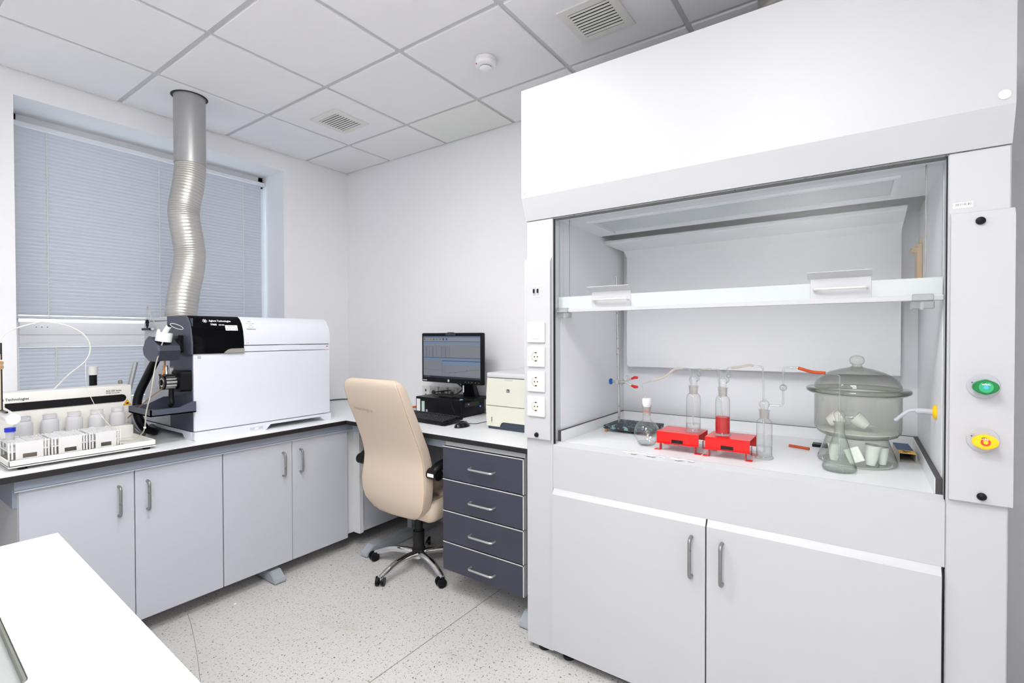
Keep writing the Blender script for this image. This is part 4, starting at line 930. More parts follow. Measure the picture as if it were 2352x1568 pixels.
# ------------------------------------------------------------------ white table in the left foreground
t = thing('side_table', (.1, 1.3, 0), 'bright white table corner with recessed inset, in the foreground', 'table')
TM = Matrix.Translation((.439, 2.066, 0)) @ Matrix.Rotation(R(-2.4), 4, 'Z')
ZT = .75
m = MB(); m.holed([(-.95, -1.62), (0, -1.62), (0, 0), (-.95, 0)], rrect(-.80, -.185, -.862, -.10, .022, 6), ZT-.03, ZT, M=TM)
bmesh.ops.remove_doubles(m.bm, verts=m.bm.verts, dist=1e-5); m.build('table_top', FGTABLE, t, smooth=False)
m = MB(); m.holed(rrect(-.798, -.187, -.860, -.102, .02, 6), rrect(-.794, -.191, -.856, -.106, .017, 6), ZT-.028, ZT-.0015, M=TM); m.build('inset_rim', FGSHADE, t)
MB().box(-.80, -.185, -.862, -.10, ZT-.034, ZT-.018, M=TM).build('inset_tray', FGINSET, t, smooth=False)
for x in (-.91, -.04):
    for y in (-1.58, -.04): MB().box(x-.02, x+.02, y-.02, y+.02, 0, ZT-.03, .003, M=TM).build('leg', FEET, t)
m = MB(); m.box(-.89, -.06, -1.60, -1.57, ZT-.09, ZT-.03, M=TM); m.box(-.89, -.06, -.05, -.02, ZT-.09, ZT-.03, M=TM); m.box(-.93, -.90, -1.57, -.05, ZT-.09, ZT-.03, M=TM); m.box(-.05, -.02, -1.57, -.05, ZT-.09, ZT-.03, M=TM); m.build('apron', FEET, t, smooth=False)

# ------------------------------------------------------------------ fume hood
fh = thing('fume_hood', (2.2, .43, 0), 'large white fume hood with half-raised sash filling the right side', 'fume hood')
HX, HYL, HYR, OL, OR_ = 1.80, 1.187, -.325, 1.055, -.2005
HZ0, HZ1, HTOP = .90, 1.866, 2.416
WS = .912
for nm, a, b in (('left_post', OL, HYL), ('right_post', HYR, OR_)):
    MB().box(HX, 2.638, a, b, .024, HZ1-.001, .003).build(nm, WHITE, fh)
m = MB()
for x in (1.84, 2.58):
    for y in (1.0, 1.12, -.16, -.27): m.cyl((x, y, 0), (x, y, .05), .018, n=14); m.cyl((x, y, 0), (x, y, .012), .026, n=14)
m.build('foot', DARKSOFT, fh)
MB().box(2.566, 2.638, OR_, OL, .06, HZ1-.001).build('back_wall', LINER, fh, smooth=False)
for nm, y0, y1 in (('left_liner', OL-.003, OL), ('right_liner', OR_, OR_+.003)):
    MB().box(1.864, 2.566, y0, y1, WS, HZ1-.004).build(nm, LINER, fh, smooth=False)
    tr = MB().box(1.812, 1.862, y0-(.003 if nm[0] == 'r' else -.001), y1+(.003 if nm[0] == 'l' else -.001)-.0, WS+.005, HZ1-.003, .001).build('sash_track', mat('track_grey', (206, 212, 214), .35, .2), fh)
    yy = OL-.0045 if nm[0] == 'l' else OR_+.0045
    MB().box(1.8035, 1.8075, yy-(.004 if nm[0] == 'l' else .004), yy+(.004 if nm[0] == 'l' else -.001), WS+.0, HZ1-.002).build('track_seal', DARKSOFT, fh, smooth=False)
    yc_ = OL-.05 if nm[0] == 'l' else OR_+.042
    MB().tube([(1.855, yc_, 1.48), (1.855, yc_, HZ1-.006)], .0016, 6).build('sash_cable', WORN, fh)
# canopy with its slanted lower facet
MB().prism([(HX-.004, HZ1), (HX-.040, 1.957), (HX-.040, HTOP), (HX-.028, HTOP), (HX-.028, 1.96), (HX+.010, HZ1)], 'y', HYR, HYL).build('canopy', WHITE, fh, angle=20)
MB().box(HX-.028, 2.638, HYR, HYL, HTOP-.012, HTOP).build('canopy_top', WHITE, fh, smooth=False)
for ya, yb in ((HYR, HYR+.012), (HYL-.012, HYL)): MB().prism([(HX+.010, HZ1), (HX-.028, 1.96), (HX-.028, HTOP-.012), (2.638, HTOP-.012), (2.638, HZ1)], 'y', ya, yb).build('canopy_side', WHITE, fh, smooth=False)
MB().box(2.626, 2.638, HYR+.012, HYL-.012, HZ1, HTOP-.012).build('canopy_back', LINER, fh, smooth=False)
m = MB(); m.box(HX+.01, 2.626, HYR+.012, OR_, HZ1, HZ1+.01); m.box(HX+.01, 2.626, OL, HYL-.012, HZ1, HZ1+.01); m.build('post_cap', WHITE, fh, smooth=False)
for yy, rr_ in ((HYR+.022, .012), (HYL-.012, .009)): MB().cyl((HX-.0405, yy, 1.982), (HX-.0425, yy, 1.982), rr_, n=24).build('screw_cap', HOODSWITCH, fh)
MB().box(HX+.0, 1.838, OR_, OL, HZ1-.006, HZ1-.0005).build('sash_slot', DIRTY, fh, smooth=False)
MB().holed([(1.838, OR_), (2.262, OR_), (2.262, OL), (1.838, OL)], [(1.945, OR_+.11), (2.20, OR_+.11), (2.20, OL-.11), (1.945, OL-.11)], HZ1-.006, HZ1+.002).build('inner_ceiling', LINER, fh, smooth=False)
m = MB(); m.holed([(1.93, OR_+.095), (2.215, OR_+.095), (2.215, OL-.095), (1.93, OL-.095)], [(1.945, OR_+.11), (2.20, OR_+.11), (2.20, OL-.11), (1.945, OL-.11)], HZ1-.014, HZ1-.006); m.build('light_frame', LINER, fh, smooth=False)
MB().box(1.945, 2.20, OR_+.11, OL-.11, HZ1-.001, HZ1+.002).build('light_window', mat('light_window', (196, 206, 208), .15), fh, smooth=False)
# rear baffle: plate with two bends and a lip
BFY0, BFY1 = -.140, 1.012
def baf(x, z, y0, y1): return (x, y0, z), (x, y1, z)
prof = [(2.505, 1.204, BFY0, BFY1), (2.505, 1.785, BFY0, BFY1), (2.470, 1.812, BFY0-.004, BFY1+.004), (2.318, 1.828, BFY0-.004, 1.050), (2.308, 1.832, BFY0-.004, 1.050), (2.308, 1.844, BFY0-.004, 1.050)]
m = MB(); A = [[m.bm.verts.new((x, y0, z)), m.bm.verts.new((x, y1, z))] for x, z, y0, y1 in prof]
th_ = [(.012, 0), (.012, 0), (.010, .006), (.004, .006), (.008, .004), (.008, 0)]
Bk = [[m.bm.verts.new((x+dx, y0, z+dz)), m.bm.verts.new((x+dx, y1, z+dz))] for (x, z, y0, y1), (dx, dz) in zip(prof, th_)]
for a, b in zip(A, A[1:]): m.bm.faces.new((a[0], a[1], b[1], b[0]))
for a, b in zip(Bk, Bk[1:]): m.bm.faces.new((a[1], a[0], b[0], b[1]))
for k in (0, 1):
    for i in range(len(A)-1): m.bm.faces.new((A[i][k], A[i+1][k], Bk[i+1][k], Bk[i][k]))
m.bm.faces.new((A[0][0], A[0][1], Bk[0][1], Bk[0][0])); m.bm.faces.new((A[-1][0], A[-1][1], Bk[-1][1], Bk[-1][0]))
bmesh.ops.recalc_face_normals(m.bm, faces=m.bm.faces)
bf = m.build('rear_baffle', BAFFLE, fh, smooth=False)
m = MB()
for y in (.05, .8):
    for z in (1.3, 1.7): m.box(2.517, 2.567, y-.01, y+.01, z-.01, z+.01)
m.build('spacer', LINER, bf, smooth=False)
# work surface with raised lips
MB().box(1.838, 2.566, OR_+.003, OL-.003, WS-.022, WS).build('work_surface', WHITE2, fh, smooth=False)
MB().prism([(HX, .724), (HX, HZ0+.004), (HX+.026, WS+.006), (HX+.037, WS+.004), (HX+.037, .724)], 'y', OR_+.001, OL-.001).build('front_apron', WHITE, fh, angle=20)
for nm, bx in (('left_lip', (1.838, 2.53, OL-.018, OL-.003)), ('right_lip', (1.838, 2.53, OR_+.003, OR_+.018)), ('back_lip', (2.53, 2.545, OR_+.003, OL-.003))):
    o = MB().box(*bx, WS, WS+.049).build(nm, PHENOLIC_GREY, fh, smooth=False)
    if nm == 'left_lip': MB().box(1.838, 2.53, OL-.0195, OL-.018, WS, WS+.0485).build('white_face', WHITE2, o, smooth=False)
    elif nm == 'right_lip': MB().box(1.838, 2.53, OR_+.018, OR_+.0195, WS, WS+.0485).build('white_face', WHITE2, o, smooth=False)
    else: MB().box(2.5285, 2.53, OR_+.0195, OL-.0195, WS, WS+.0485).build('white_face', WHITE2, o, smooth=False)
m = MB(); random.seed(3)
for k in range(26):
    u = random.uniform(.45, .74); m.sphere((HX+.022+random.uniform(-.012, .012), u, WS+.0035), .006, (.8, 2.2, .35), 8)
m.build('chipped_filler', mat('white_filler', (246, 245, 242), .7), fh)
# base cupboard
MB().box(1.812, 2.55, OR_+.002, OL-.002, .075, .722).build('cupboard_body', mat('cupboard_dark', (60, 62, 64), .6), fh, smooth=False)
for k, (a, b) in enumerate(((.4335, 1.051), (OR_+.008, .4285))):
    d = MB().prism([(1.803, .040), (1.785, .042), (1.785, .702), (1.789, .706), (1.803, .727)], 'y', a, b).build('door', WHITE, fh, angle=20)
    hy = (.479, .377)[k]; c = .016; out = .03; x = 1.785; z0, z1 = .514, .660
    p = [(x, hy, z1-.004), (x-out+c, hy, z1-.004)]+[(x-out+c-c*math.sin(R(q)), hy, z1-.004-c+c*math.cos(R(q))) for q in (22, 45, 68, 90)]
    p += [(x-out+c-c*math.sin(R(q)), hy, z0+.004+c-c*math.cos(R(q))) for q in (90, 68, 45, 22, 0)]+[(x, hy, z0+.004)]
    MB().tube(p, .0062, 12).build('handle', WORN, d, angle=60, label='worn steel bow handle')
MB().box(1.804, 1.815, .4287, .4333, .05, .72).build('door_gap', DARKSOFT, fh, smooth=False)
# service covers on the posts
def cover(name, y0, y1, z0, z1):
    return MB().prism([(HX, z0), (HX-.015, z0+.002), (HX-.015, z1-.022), (HX-.006, z1-.002), (HX, z1)], 'y', y0, y1).build(name, WHITE, fh, angle=20)
cl = cover('left_cover', 1.060, 1.190, .925, 1.700)
cr = cover('right_cover', -.331, -.2055, .918, 1.700)
CFX = HX-.015
def knob(parent, y, z): MB().lathe([(0, 0), (.0085, 0), (.0105, .003), (.0085, .009), (.004, .0115), (0, .012)], (0, 0, 0), 20, M=Matrix.Translation((CFX, y, z)) @ Matrix.Rotation(R(-90), 4, 'Y')).build('cap_screw', DARK, parent, label='black domed screw cap')
knob(cl, 1.126, .944); knob(cr, -.264, 1.671); knob(cr, -.271, .939)
panelrect(fh, 'barcode_label', PAPER, (HX-.0003, -.231, 1.7205), (0, -1, 0), (0, 0, 1), .040, .015)
m = MB(); random.seed(5); yb = -.216
for k in range(16):
    wd = random.choice((.0006, .0011, .0016)); m.box(HX-.0014, HX-.0009, yb-wd, yb, 1.7195, 1.726); yb -= wd+random.choice((.0005, .001, .0016))
m.build('barcode', INKGREY, fh)
# switch, breaker and three sockets on the left cover
def plate(name, z, kind):
    yc_, h = 1.1265, .043
    p = MB().box(CFX-.009, CFX, yc_-h, yc_+h, z-h, z+h, .0035, 2).build(name, HOODSWITCH, fh)
    MB().holed(rrect(yc_-.0252, yc_+.0252, -.0288, .0288, .002, 3), rrect(yc_-.024, yc_+.024, -.0276, .0276, .002, 3), 0, .0008, M=Matrix(((0, 0, -1, CFX-.0088), (1, 0, 0, 0), (0, 1, 0, z), (0, 0, 0, 1)))).build('inner_frame', PTFE, p)
    if kind == 'switch':
        MB().prism([(CFX-.009, z-.026), (CFX-.0125, z-.026), (CFX-.0095, z+.026), (CFX-.009, z+.026)], 'y', yc_-.0225, yc_+.0225).build('rocker', HOODSWITCH, p, smooth=False)
    else:
        MB().lathe([(.0195, .0012), (.0205, .0012), (.0205, 0), (.0190, -.0), (.0185, .0002), (0, .0002)], (0, 0, 0), 36, M=Matrix.Translation((CFX-.009, yc_, z)) @ Matrix.Rotation(R(-90), 4, 'Y')).build('cup', mat('socket_cup_cream', (226, 222, 210), .5), p)
        m = MB()
        for s in (-1, 1): m.cyl((CFX-.0101, yc_+s*.0075-.002, z), (CFX-.0092, yc_+s*.0075-.002, z), .0028, n=12)
        m.build('pin_hole', INKBLACK, p)
        m = MB()
        for s in (-1, 1): m.box(CFX-.0106, CFX-.0092, yc_-.006, yc_+.003, z+s*.0175-.0022, z+s*.0175+.0022)
        m.build('earth_clip', mat('clip_dark', (70, 66, 62), .4, .5), p)
plate('light_switch', 1.383, 'switch')
for z in (1.279, 1.1725, 1.0665): plate('power_socket', z, 'socket')
b_ = MB().box(CFX-.002, CFX, 1.107, 1.146, 1.533, 1.583, .001).build('breaker_box', HOODSWITCH, fh)
for s in (1.117, 1.136):
    MB().box(CFX-.006, CFX-.002, s-.007, s+.007, 1.542, 1.578, .001).build('breaker', GREYPL, b_)
    MB().box(CFX-.011, CFX-.006, s-.004, s+.004, 1.551, 1.568, .001).build('breaker_toggle', INKBLACK, b_)
# gas valves on the right cover
def valve(z, body, ringm, dotm, text, label, zrot):
    yv = -.272
    v = MB().lathe([(0, 0), (.0322, 0), (.0335, .002), (.0318, .005), (0, .005)], (0, 0, 0), 40, M=Matrix.Translation((CFX, yv, z)) @ Matrix.Rotation(R(-90), 4, 'Y')).build('valve', GREYPL, fh, label=label)
    xk = CFX-.005
    MB().cyl((xk, yv, z), (xk-.020, yv, z), .0155, n=28).build('stem', body, v)
    pts = []
    for k in range(48):
        a = 2*math.pi*k/48; r = .0178+.0082*abs(math.cos(a))**3+.002*abs(math.sin(a))**6
        pts.append((yv+r*math.cos(a+zrot), z+r*math.sin(a+zrot)))
    h = MB().prism(pts, 'x', xk-.033, xk-.019); bmesh.ops.bevel(h.bm, geom=[e for e in h.bm.edges if abs(e.verts[0].co.x-e.verts[1].co.x) < 1e-6], offset=.0025, segments=2, affect='EDGES')
    kn = h.build('knob', body, v, angle=40)
    MB().cyl((xk-.0325, yv, z), (xk-.034, yv, z), .0142, n=32).build('label_disc', ringm[0], kn)
    MB().cyl((xk-.0335, yv, z), (xk-.0345, yv, z), .0098, n=32).build('label_ring', ringm[1], kn)
    MB().cyl((xk-.034, yv, z), (xk-.035, yv, z), .0050, n=24).build('label_dot', dotm, kn)
    lettering(kn, text, .0066, INKWHITE, (xk-.0345, yv, z+.0052), (0, -1, 0), (0, 0, 1), 'CENTER', bold=.0002)
    m = MB()
    for k in range(9):
        a = R(125-k*8); m.cyl((xk-.0338, yv-.0122*math.cos(a), z+.0122*math.sin(a)), (xk-.0345, yv-.0122*math.cos(a), z+.0122*math.sin(a)), .0011-.00009*k, n=8)
    m.build('flow_mark', INKBLACK, kn)
    m = MB(); m.cyl((CFX-.0045, yv+.0225, z+.009), (CFX-.0056, yv+.0225, z+.009), .0016, n=8); m.cyl((CFX-.0045, yv-.0225, z+.006), (CFX-.0056, yv-.0225, z+.006), .0016, n=8); m.build('screw_hole', INKBLACK, v)
valve(1.233, GREEN, (GREENL, GREENL), CYAN, 'WNC', 'green lever valve with blue dot', .0)
valve(1.090, YELLOW, (YELLOW, REDL), YELLOW, 'LPG', 'yellow gas valve with red ring', .0)
# gas nozzle on the right inner wall
nz = MB().lathe([(0, 0), (.022, 0), (.0235, .002), (.018, .007), (.011, .010), (0, .010)], (0, 0, 0), 32, M=Matrix.Translation((1.982, OR_+.003, 1.132)) @ Matrix.Rotation(R(-90), 4, 'X')).build('gas_nozzle', YELLOW, fh, label='grey nozzle with a yellow wall flange')
m = MB(); m.cyl((1.982, OR_+.011, 1.132), (1.982, OR_+.052, 1.132), .0088, n=20); m.tube([(1.982, OR_+.05, 1.133), (1.982, OR_+.064, 1.133), (1.982, OR_+.072, 1.129), (1.982, OR_+.090, 1.110), (1.982, OR_+.102, 1.097)], .0054, 12)
for u in (0, 1, 2): m.cyl((1.982, OR_+.082+.008*u, 1.1185-.0085*u), (1.982, OR_+.087+.008*u, 1.1132-.0085*u), .0066, .0052, n=14)
m.build('spout', GREYPL, nz)
# ochre piece on the right inner wall
m = MB(); m.box(2.40, 2.50, OR_+.003, OR_+.020, 1.56, 1.715, .003); m.box(2.42, 2.44, OR_+.003, OR_+.012, 1.71, 1.735, .002); m.cyl((2.40, OR_+.026, 1.69), (2.50, OR_+.026, 1.70), .010, n=12); m.build('ochre_piece', OCHRE, fh)
# sash
SXF = 1.842
MB().box(SXF, SXF+.005, OR_+.006, OL-.006, 1.472, HZ1-.004).build('sash_pane', SASHGLASS, fh, smooth=False)
FROSTW = blotch('frosted_band', (198, 204, 206), (206, 190, 160), .72, 30, .1, rough=.5)
MB().box(SXF-.0035, SXF-.0005, OR_+.006, OL-.006, 1.482, 1.533).build('sash_band', FROSTW, fh, smooth=False)
MB().box(SXF-.014, SXF+.008, OR_+.004, OL-.004, 1.467, 1.482, .0015).build('sash_bar', WHITE, fh)
for y0, y1 in ((.726, .892), (-.032, .126)):
    s = MB().box(SXF-.006, SXF-.0036, y0, y1, 1.479, 1.548, .0008).build('sash_handle', WHITE, fh)
    MB().prism([(SXF-.006, 1.546), (SXF-.0036, 1.548), (SXF-.031, 1.566), (SXF-.033, 1.564)], 'y', y0-.002, y1+.008).build('flange', WHITE, s, smooth=False)
    p = [(SXF-.006, y1-.012, 1.513), (SXF-.022, y1-.012, 1.513), (SXF-.026, y1-.018, 1.513), (SXF-.026, y0+.016, 1.513), (SXF-.022, y0+.010, 1.513), (SXF-.006, y0+.010, 1.513)]
    MB().tube(p, .0042, 10).build('grip', ALUEDGE, s, angle=60)
for y in (OL-.035, OR_+.05):
    s = MB().box(SXF-.022, SXF-.003, y-.024, y+.024, 1.466, 1.486, .002).build('sash_stop', ACRYL, fh, smooth=False)
    MB().box(SXF-.018, SXF+.014, y-.026, y+.026, 1.444, 1.466, .002).build('stop_block', ACRYL, s, smooth=False)
    MB().cyl((SXF-.002, y, 1.442), (SXF-.002, y, 1.464), .006, n=12).build('stop_pin', ALUEDGE, s)

t = thing('exhaust_pipe', (2.29, .22, HTOP), 'ribbed aluminium exhaust pipe rising from the fume hood top', 'duct')
m = MB(); n = 40
m.tube([(2.29, .22, HTOP+(ZC-.0095-HTOP)*k/n) for k in range(n+1)], .13, 36, radii=[.126+(.004 if k % 4 < 2 else 0) for k in range(n+1)]); m.build('pipe', FLEX, t, angle=60)

# ------------------------------------------------------------------ things in the fume hood
def sph(m, c, r): m.sphere(c, r, n=20); return m
# retort stand
rs = thing('retort_stand', (2.26, .88, WS), 'retort stand with chipped black base and spotted steel rod', 'stand')
m = MB(); m.box(2.163, 2.362, .763, .992, WS+.014, WS+.032, .004, 2); m.build('base', RUSTBASE, rs)
for x in (2.172, 2.352):
    for y in (.776, .98): MB().cyl((x, y, WS), (x, y, WS+.016), .006, .0075, n=12).build('foot', TANTUBE, rs)
m = MB(); m.sphere((2.24, .87, WS+.013), .06, (1.2, 1.2, .2), 20); m.build('underside_rim', mat('dark_green_paint', (40, 56, 48), .6), rs)
MB().cyl((2.276, .958, WS+.03), (2.276, .972, 1.655), .0062, n=16).build('rod', ROD, rs)
m = MB(); m.sphere((2.276, .972, 1.655), .0062, n=12); m.build('rod_tip', ROD, rs)
cp = thing('clamp', (2.27, .92, 1.13), 'steel lab clamp with red rubber jaws and blue screw on the stand rod', 'clamp')
zk = 1.143
m = MB(); m.cyl((2.262, .987, zk), (2.262, .930, zk-.001), .005, n=12); m.box(2.255, 2.29, .952, .972, zk-.012, zk+.012, .003); m.cyl((2.262, .945, zk), (2.262, .922, zk), .0085, n=14); m.lathe([(.016, 0), (.016, .004), (.0, .004)], (0, 0, 0), 20, M=Matrix.Translation((2.262, .935, zk)) @ Matrix.Rotation(R(90), 4, 'X')); m.build('boss', ALU, cp)
m = MB(); m.lathe([(0, 0), (.007, 0), (.0145, .005), (.015, .009), (.013, .014), (.008, .016), (0, .016)], (0, 0, 0), 20, M=Matrix.Translation((2.262, .987, zk)) @ Matrix.Rotation(R(-90), 4, 'X')); m.build('blue_screw', BLUE, cp)
for s, dz in ((1, .022), (-1, -.018)):
    MB().tube([(2.262, .926, zk), (2.262, .905, zk+dz*.45), (2.262, .885, zk+dz*.9)], .0045, 8).build('arm', ALU, cp)
    MB().tube([(2.262, .890, zk+dz*.8), (2.262, .872, zk+dz*1.15), (2.262, .858, zk+dz*1.1)], .0065, 10, radii=[.005, .0075, .006]).build('jaw', RED, cp, label='red rubber jaw')
m = MB(); m.cyl((2.262, .912, zk+.004), (2.262, .910, zk+.03), .0016, n=8); m.box(2.258, 2.266, .903, .917, zk+.028, zk+.034); m.build('wing_nut', ALU, cp)

# round flask
FX, FY = 1.995, .718
fk = thing('round_flask', (FX, FY, WS), 'round flat-bottom glass flask with white stopper before the stand', 'flask')
fp_ = [(0, .002), (.025, .002), (.034, .006)]+[(.0518*math.sin(R(a)), .054-.0518*math.cos(R(a))) for a in range(46, 160, 9)]+[(.0175, .104), (.0160, .112), (.0160, .156), (.0188, .160), (.0188, .168), (.0158, .169)]
MB().lathe(fp_, (FX, FY, WS), 40).build('body', GLASS, fk, angle=60)
MB().lathe([(0, .0035), (.024, .0035), (.033, .009), (.038, .014), (0, .014)], (FX, FY, WS), 32).build('liquid', WATER, fk)
MB().lathe([(.0148, .125), (.0152, .165)], (FX, FY, WS), 28).build('ground_neck', FROST, fk)
MB().lathe([(0, .160), (.0150, .160), (.0185, .176), (.0195, .190), (.017, .196), (0, .196)], (FX, FY, WS), 28).build('stopper', PTFE, fk)
lettering(fk, '29/32', .010, REDL, (FX-.0172, FY+.008, WS+.140), (0.15, -1, 0), (0, 0, 1), lift=.0008)
MB().tube([(FX, FY, WS+.19), (1.995, .727, 1.118), (1.997, .741, 1.160), (1.998, .737, 1.166), (2.001, .692, 1.183)], .0026, 8).build('outlet_tube', GLASSTHIN, fk)

# red sheet metal trivets
def trivet(x0, x1, y0, y1, label):
    t = thing('red_trivet', ((x0+x1)/2, (y0+y1)/2, WS), label, 'stand', 'red metal trivets in the fume hood')
    zt, zb_ = .986, .944
    MB().box(x0, x1, y0, y1, zt-.002, zt).build('top_plate', RED, t, smooth=False)
    yc_ = (y0+y1)/2
    m = MB(); m.box(x0, x0+.002, y0, yc_-.022, zb_, zt-.002); m.box(x0, x0+.002, yc_+.022, y1, zb_, zt-.002); m.box(x0, x0+.002, yc_-.022, yc_+.022, zb_+.014, zt-.002); m.build('front_plate', RED, t, smooth=False)
    MB().box(x1-.002, x1, y0, y1, zb_, zt-.002).build('rear_plate', RED, t, smooth=False)
    for xa, xb in ((x0-.014, x0+.001), (x1-.001, x1+.012)): MB().box(xa, xb, y0, y1, zb_-.002, zb_).build('flange', RED, t, smooth=False)
    MB().box(x0+.003, x0+.02, yc_-.03, yc_+.03, zb_, zb_+.03).build('dark_slot', INKBLACK, t, smooth=False)
    for x in (x0, x1-.022):
        for s, y in ((1, y1), (-1, y0)):
            m = MB(); m.box(x-.004, x+.022, y-s*.014-.001, y-s*.014+.001, WS+.002, zb_-.002); m.box(x-.004, x+.022, min(y-s*.014, y+s*.008), max(y-s*.014, y+s*.008), WS, WS+.002)
            m.build('leg', RED, t, smooth=False)
trivet(1.946, 2.085, .497, .660, 'red metal trivet beside the round flask, carrying the clear wash bottle')
trivet(1.944, 2.080, .318, .473, 'red metal trivet carrying the bottle of red liquid')

# gas wash bottles
def washbottle(x, y, z, label, r, hs, liquid, lm, neckz, bulbz, bulbr, tubetop, name):
    t = thing('gas_wash_bottle', (x, y, z), label, 'bottle', 'gas wash bottles in the fume hood')
    rn = r*.58
    pf = [(0, .001), (r*1.12, .001), (r*1.19, .004), (r*1.12, .008), (r*1.0, .013), (r, .02), (r, hs-.02), (r*.96, hs-.010), (r*.82, hs-.002), (rn*1.02, hs+.003), (rn*1.0, neckz[0]), (rn*1.12, neckz[1]-.004), (rn*1.22, neckz[1]-.002), (rn*1.22, neckz[1]+.001), (rn*1.05, neckz[1]+.002)]
    MB().lathe(pf, (x, y, z), 40).build('body', GLASS, t, angle=60)
    MB().lathe([(0, .006), (r*.95, .008), (r*.965, .02), (r*.965, liquid), (0, liquid-.0005)], (x, y, z), 36).build('liquid', lm, t, angle=60)
    MB().lathe([(rn*.86, neckz[0]), (rn*1.0, neckz[1])], (x, y, z), 28).build('ground_joint', FROST, t)
    bl = [(rn*.82, neckz[1]-.004), (rn*.84, bulbz-bulbr*.80)]+[(bulbr*math.sin(R(a)), bulbz-bulbr*math.cos(R(a))) for a in range(50, 161, 11)]+[(.005, bulbz+bulbr*.98), (.0042, bulbz+bulbr*1.25)]
    MB().lathe(bl, (x, y, z), 32).build('head', GLASS, t, angle=60)
    return t
b1 = washbottle(2.016, .535, .986, 'clear gas wash bottle with a little water on the left red trivet', .0271, .150, .032, WATER, (.150, .182), .206, .0162, .246, '')
b2 = washbottle(2.008, .424, .986, 'gas wash bottle half full of red liquid', .0262, .148, .070, REDLIQ, (.150, .182), .206, .0158, .246, '')
b3 = washbottle(2.027, .283, WS, 'tall-tubed gas wash bottle standing beside the right red trivet', .0267, .145, .046, WATER, (.148, .180), .200, .0175, .33, '')
def gt(parent, name, pts, r=.0034, smooth=0, m_=None): return MB().tube(pts, r, 10, smooth=smooth).build(name, m_ or GLASSTHIN, parent, angle=60)
def bend(p, q, k, r=.012, n=4):
    """points rounding the corner at q between p and k"""
    p, q, k = Vector(p), Vector(q), Vector(k); a = q+(p-q).normalized()*r; b = q+(k-q).normalized()*r
    return [(a*(1-t)**2+q*2*t*(1-t)+b*t*t)[:] for t in [i/n for i in range(n+1)]]
gt(b1, 'inlet_tube', [(2.016, .535, 1.01)]+bend((2.016, .535, 1.0), (2.016, .547, 1.234), (2.016, .58, 1.234), .008)+[(2.016, .575, 1.235)])
gt(b2, 'inlet_tube', [(2.008, .424, 1.01)]+bend((2.008, .424, 1.0), (2.008, .440, 1.236), (2.011, .47, 1.236), .008)+[(2.012, .468, 1.236)])
gt(b3, 'inlet_tube', [(2.027, .283, .935)]+bend((2.027, .283, 1.0), (2.027, .288, 1.252), (2.024, .33, 1.254), .010)+[(2.024, .322, 1.254)])
for b, x, y, z0 in ((b1, 2.016, .535, 1.190), (b2, 2.008, .424, 1.190)):
    gt(b, 'outlet_tube', [(x, y-.012, z0-.004), (x, y-.021, z0+.004), (x, y-.0215, z0+.028)]+(bend((x, y-.0215, z0+.03), (x, y-.0215, 1.236), (x, y-.05, 1.236), .006) if b is b1 else bend((x, y-.0165, z0+.03), (x, y-.0165, 1.245), (x, y-.05, 1.245), .006))+[(x, y-.036, 1.236 if b is b1 else 1.2455)], .003)
    sph(MB(), (x, y-.0205, z0+.024), .0085).build('safety_bulb', GLASSTHIN, b, angle=60)
gt(b3, 'outlet_tube', [(2.027, .267, 1.110)]+bend((2.027, .26, 1.110), (2.029, .222, 1.112), (2.029, .222, 1.2), .010)+bend((2.029, .222, 1.2), (2.029, .222, 1.251), (2.029, .18, 1.252), .010)+[(2.029, .176, 1.252)])
sph(MB(), (2.029, .222, 1.178), .0125).build('safety_bulb', GLASSTHIN, b3, angle=60)
tag(gt(None, 'silicone_tube', [(2.001, .694, 1.182), (2.004, .65, 1.198), (2.012, .61, 1.230), (2.016, .578, 1.235)], .0044, 6, SILICONE), 'milky silicone tube joining the flask to the first wash bottle', 'tube', 'silicone connecting tubes')
tag(gt(None, 'silicone_tube', [(2.016, .507, 1.236), (2.018, .487, 1.2365), (2.012, .466, 1.236)], .0044, 4, SILICONE), 'short silicone tube between the clear and the red wash bottle', 'tube', 'silicone connecting tubes')
tag(gt(None, 'silicone_tube', [(2.008, .394, 1.2455), (2.012, .365, 1.249), (2.018, .335, 1.256), (2.024, .320, 1.2545)], .0044, 4, SILICONE), 'silicone tube from the red liquid bottle to the tall-tubed bottle', 'tube', 'silicone connecting tubes')
for o in D.objects:
    if o.name.startswith('silicone_tube') and o.parent is None:
        c = sum((v.co for v in o.data.vertices), Vector())/len(o.data.vertices)
        for v in o.data.vertices: v.co -= c
        o.location = c
# Erlenmeyer flask
EX, EY = 1.987, .050
ef = thing('erlenmeyer_flask', (EX, EY, WS), 'conical glass flask with glass head in front of the desiccator', 'flask')
MB().lathe([(0, .001), (.043, .001), (.048, .004), (.0500, .010), (.049, .018), (.0170, .124), (.0150, .131), (.0150, .160), (.0185, .163), (.0185, .166), (.0145, .1665)], (EX, EY, WS), 44).build('body', GLASSGREEN, ef, angle=60)
MB().lathe([(0, .006), (.045, .006), (.0475, .014), (.0455, .024), (0, .0235)], (EX, EY, WS), 40).build('liquid', WATER, ef)
MB().lathe([(.0135, .131), (.0142, .163)], (EX, EY, WS), 28).build('ground_joint', FROST, ef)
MB().lathe([(.0122, .160), (.0124, .174)]+[(.0168*math.sin(R(a)), .188-.0168*math.cos(R(a))) for a in range(48, 161, 11)]+[(.0052, .206), (.0044, .212)], (EX, EY, WS), 30).build('head', GLASS, ef, angle=60)
gt(ef, 'side_arm', [(EX, EY-.015, WS+.184), (EX, EY-.028, WS+.183), (EX, EY-.038, WS+.184)], .0046)
gt(ef, 'inlet_tube', [(EX, EY, WS+.05)]+bend((EX, EY, WS+.1), (EX+.006, EY, 1.2345), (EX+.012, EY+.05, 1.2375), .010)+[(EX+.018, EY+.045, 1.239)])
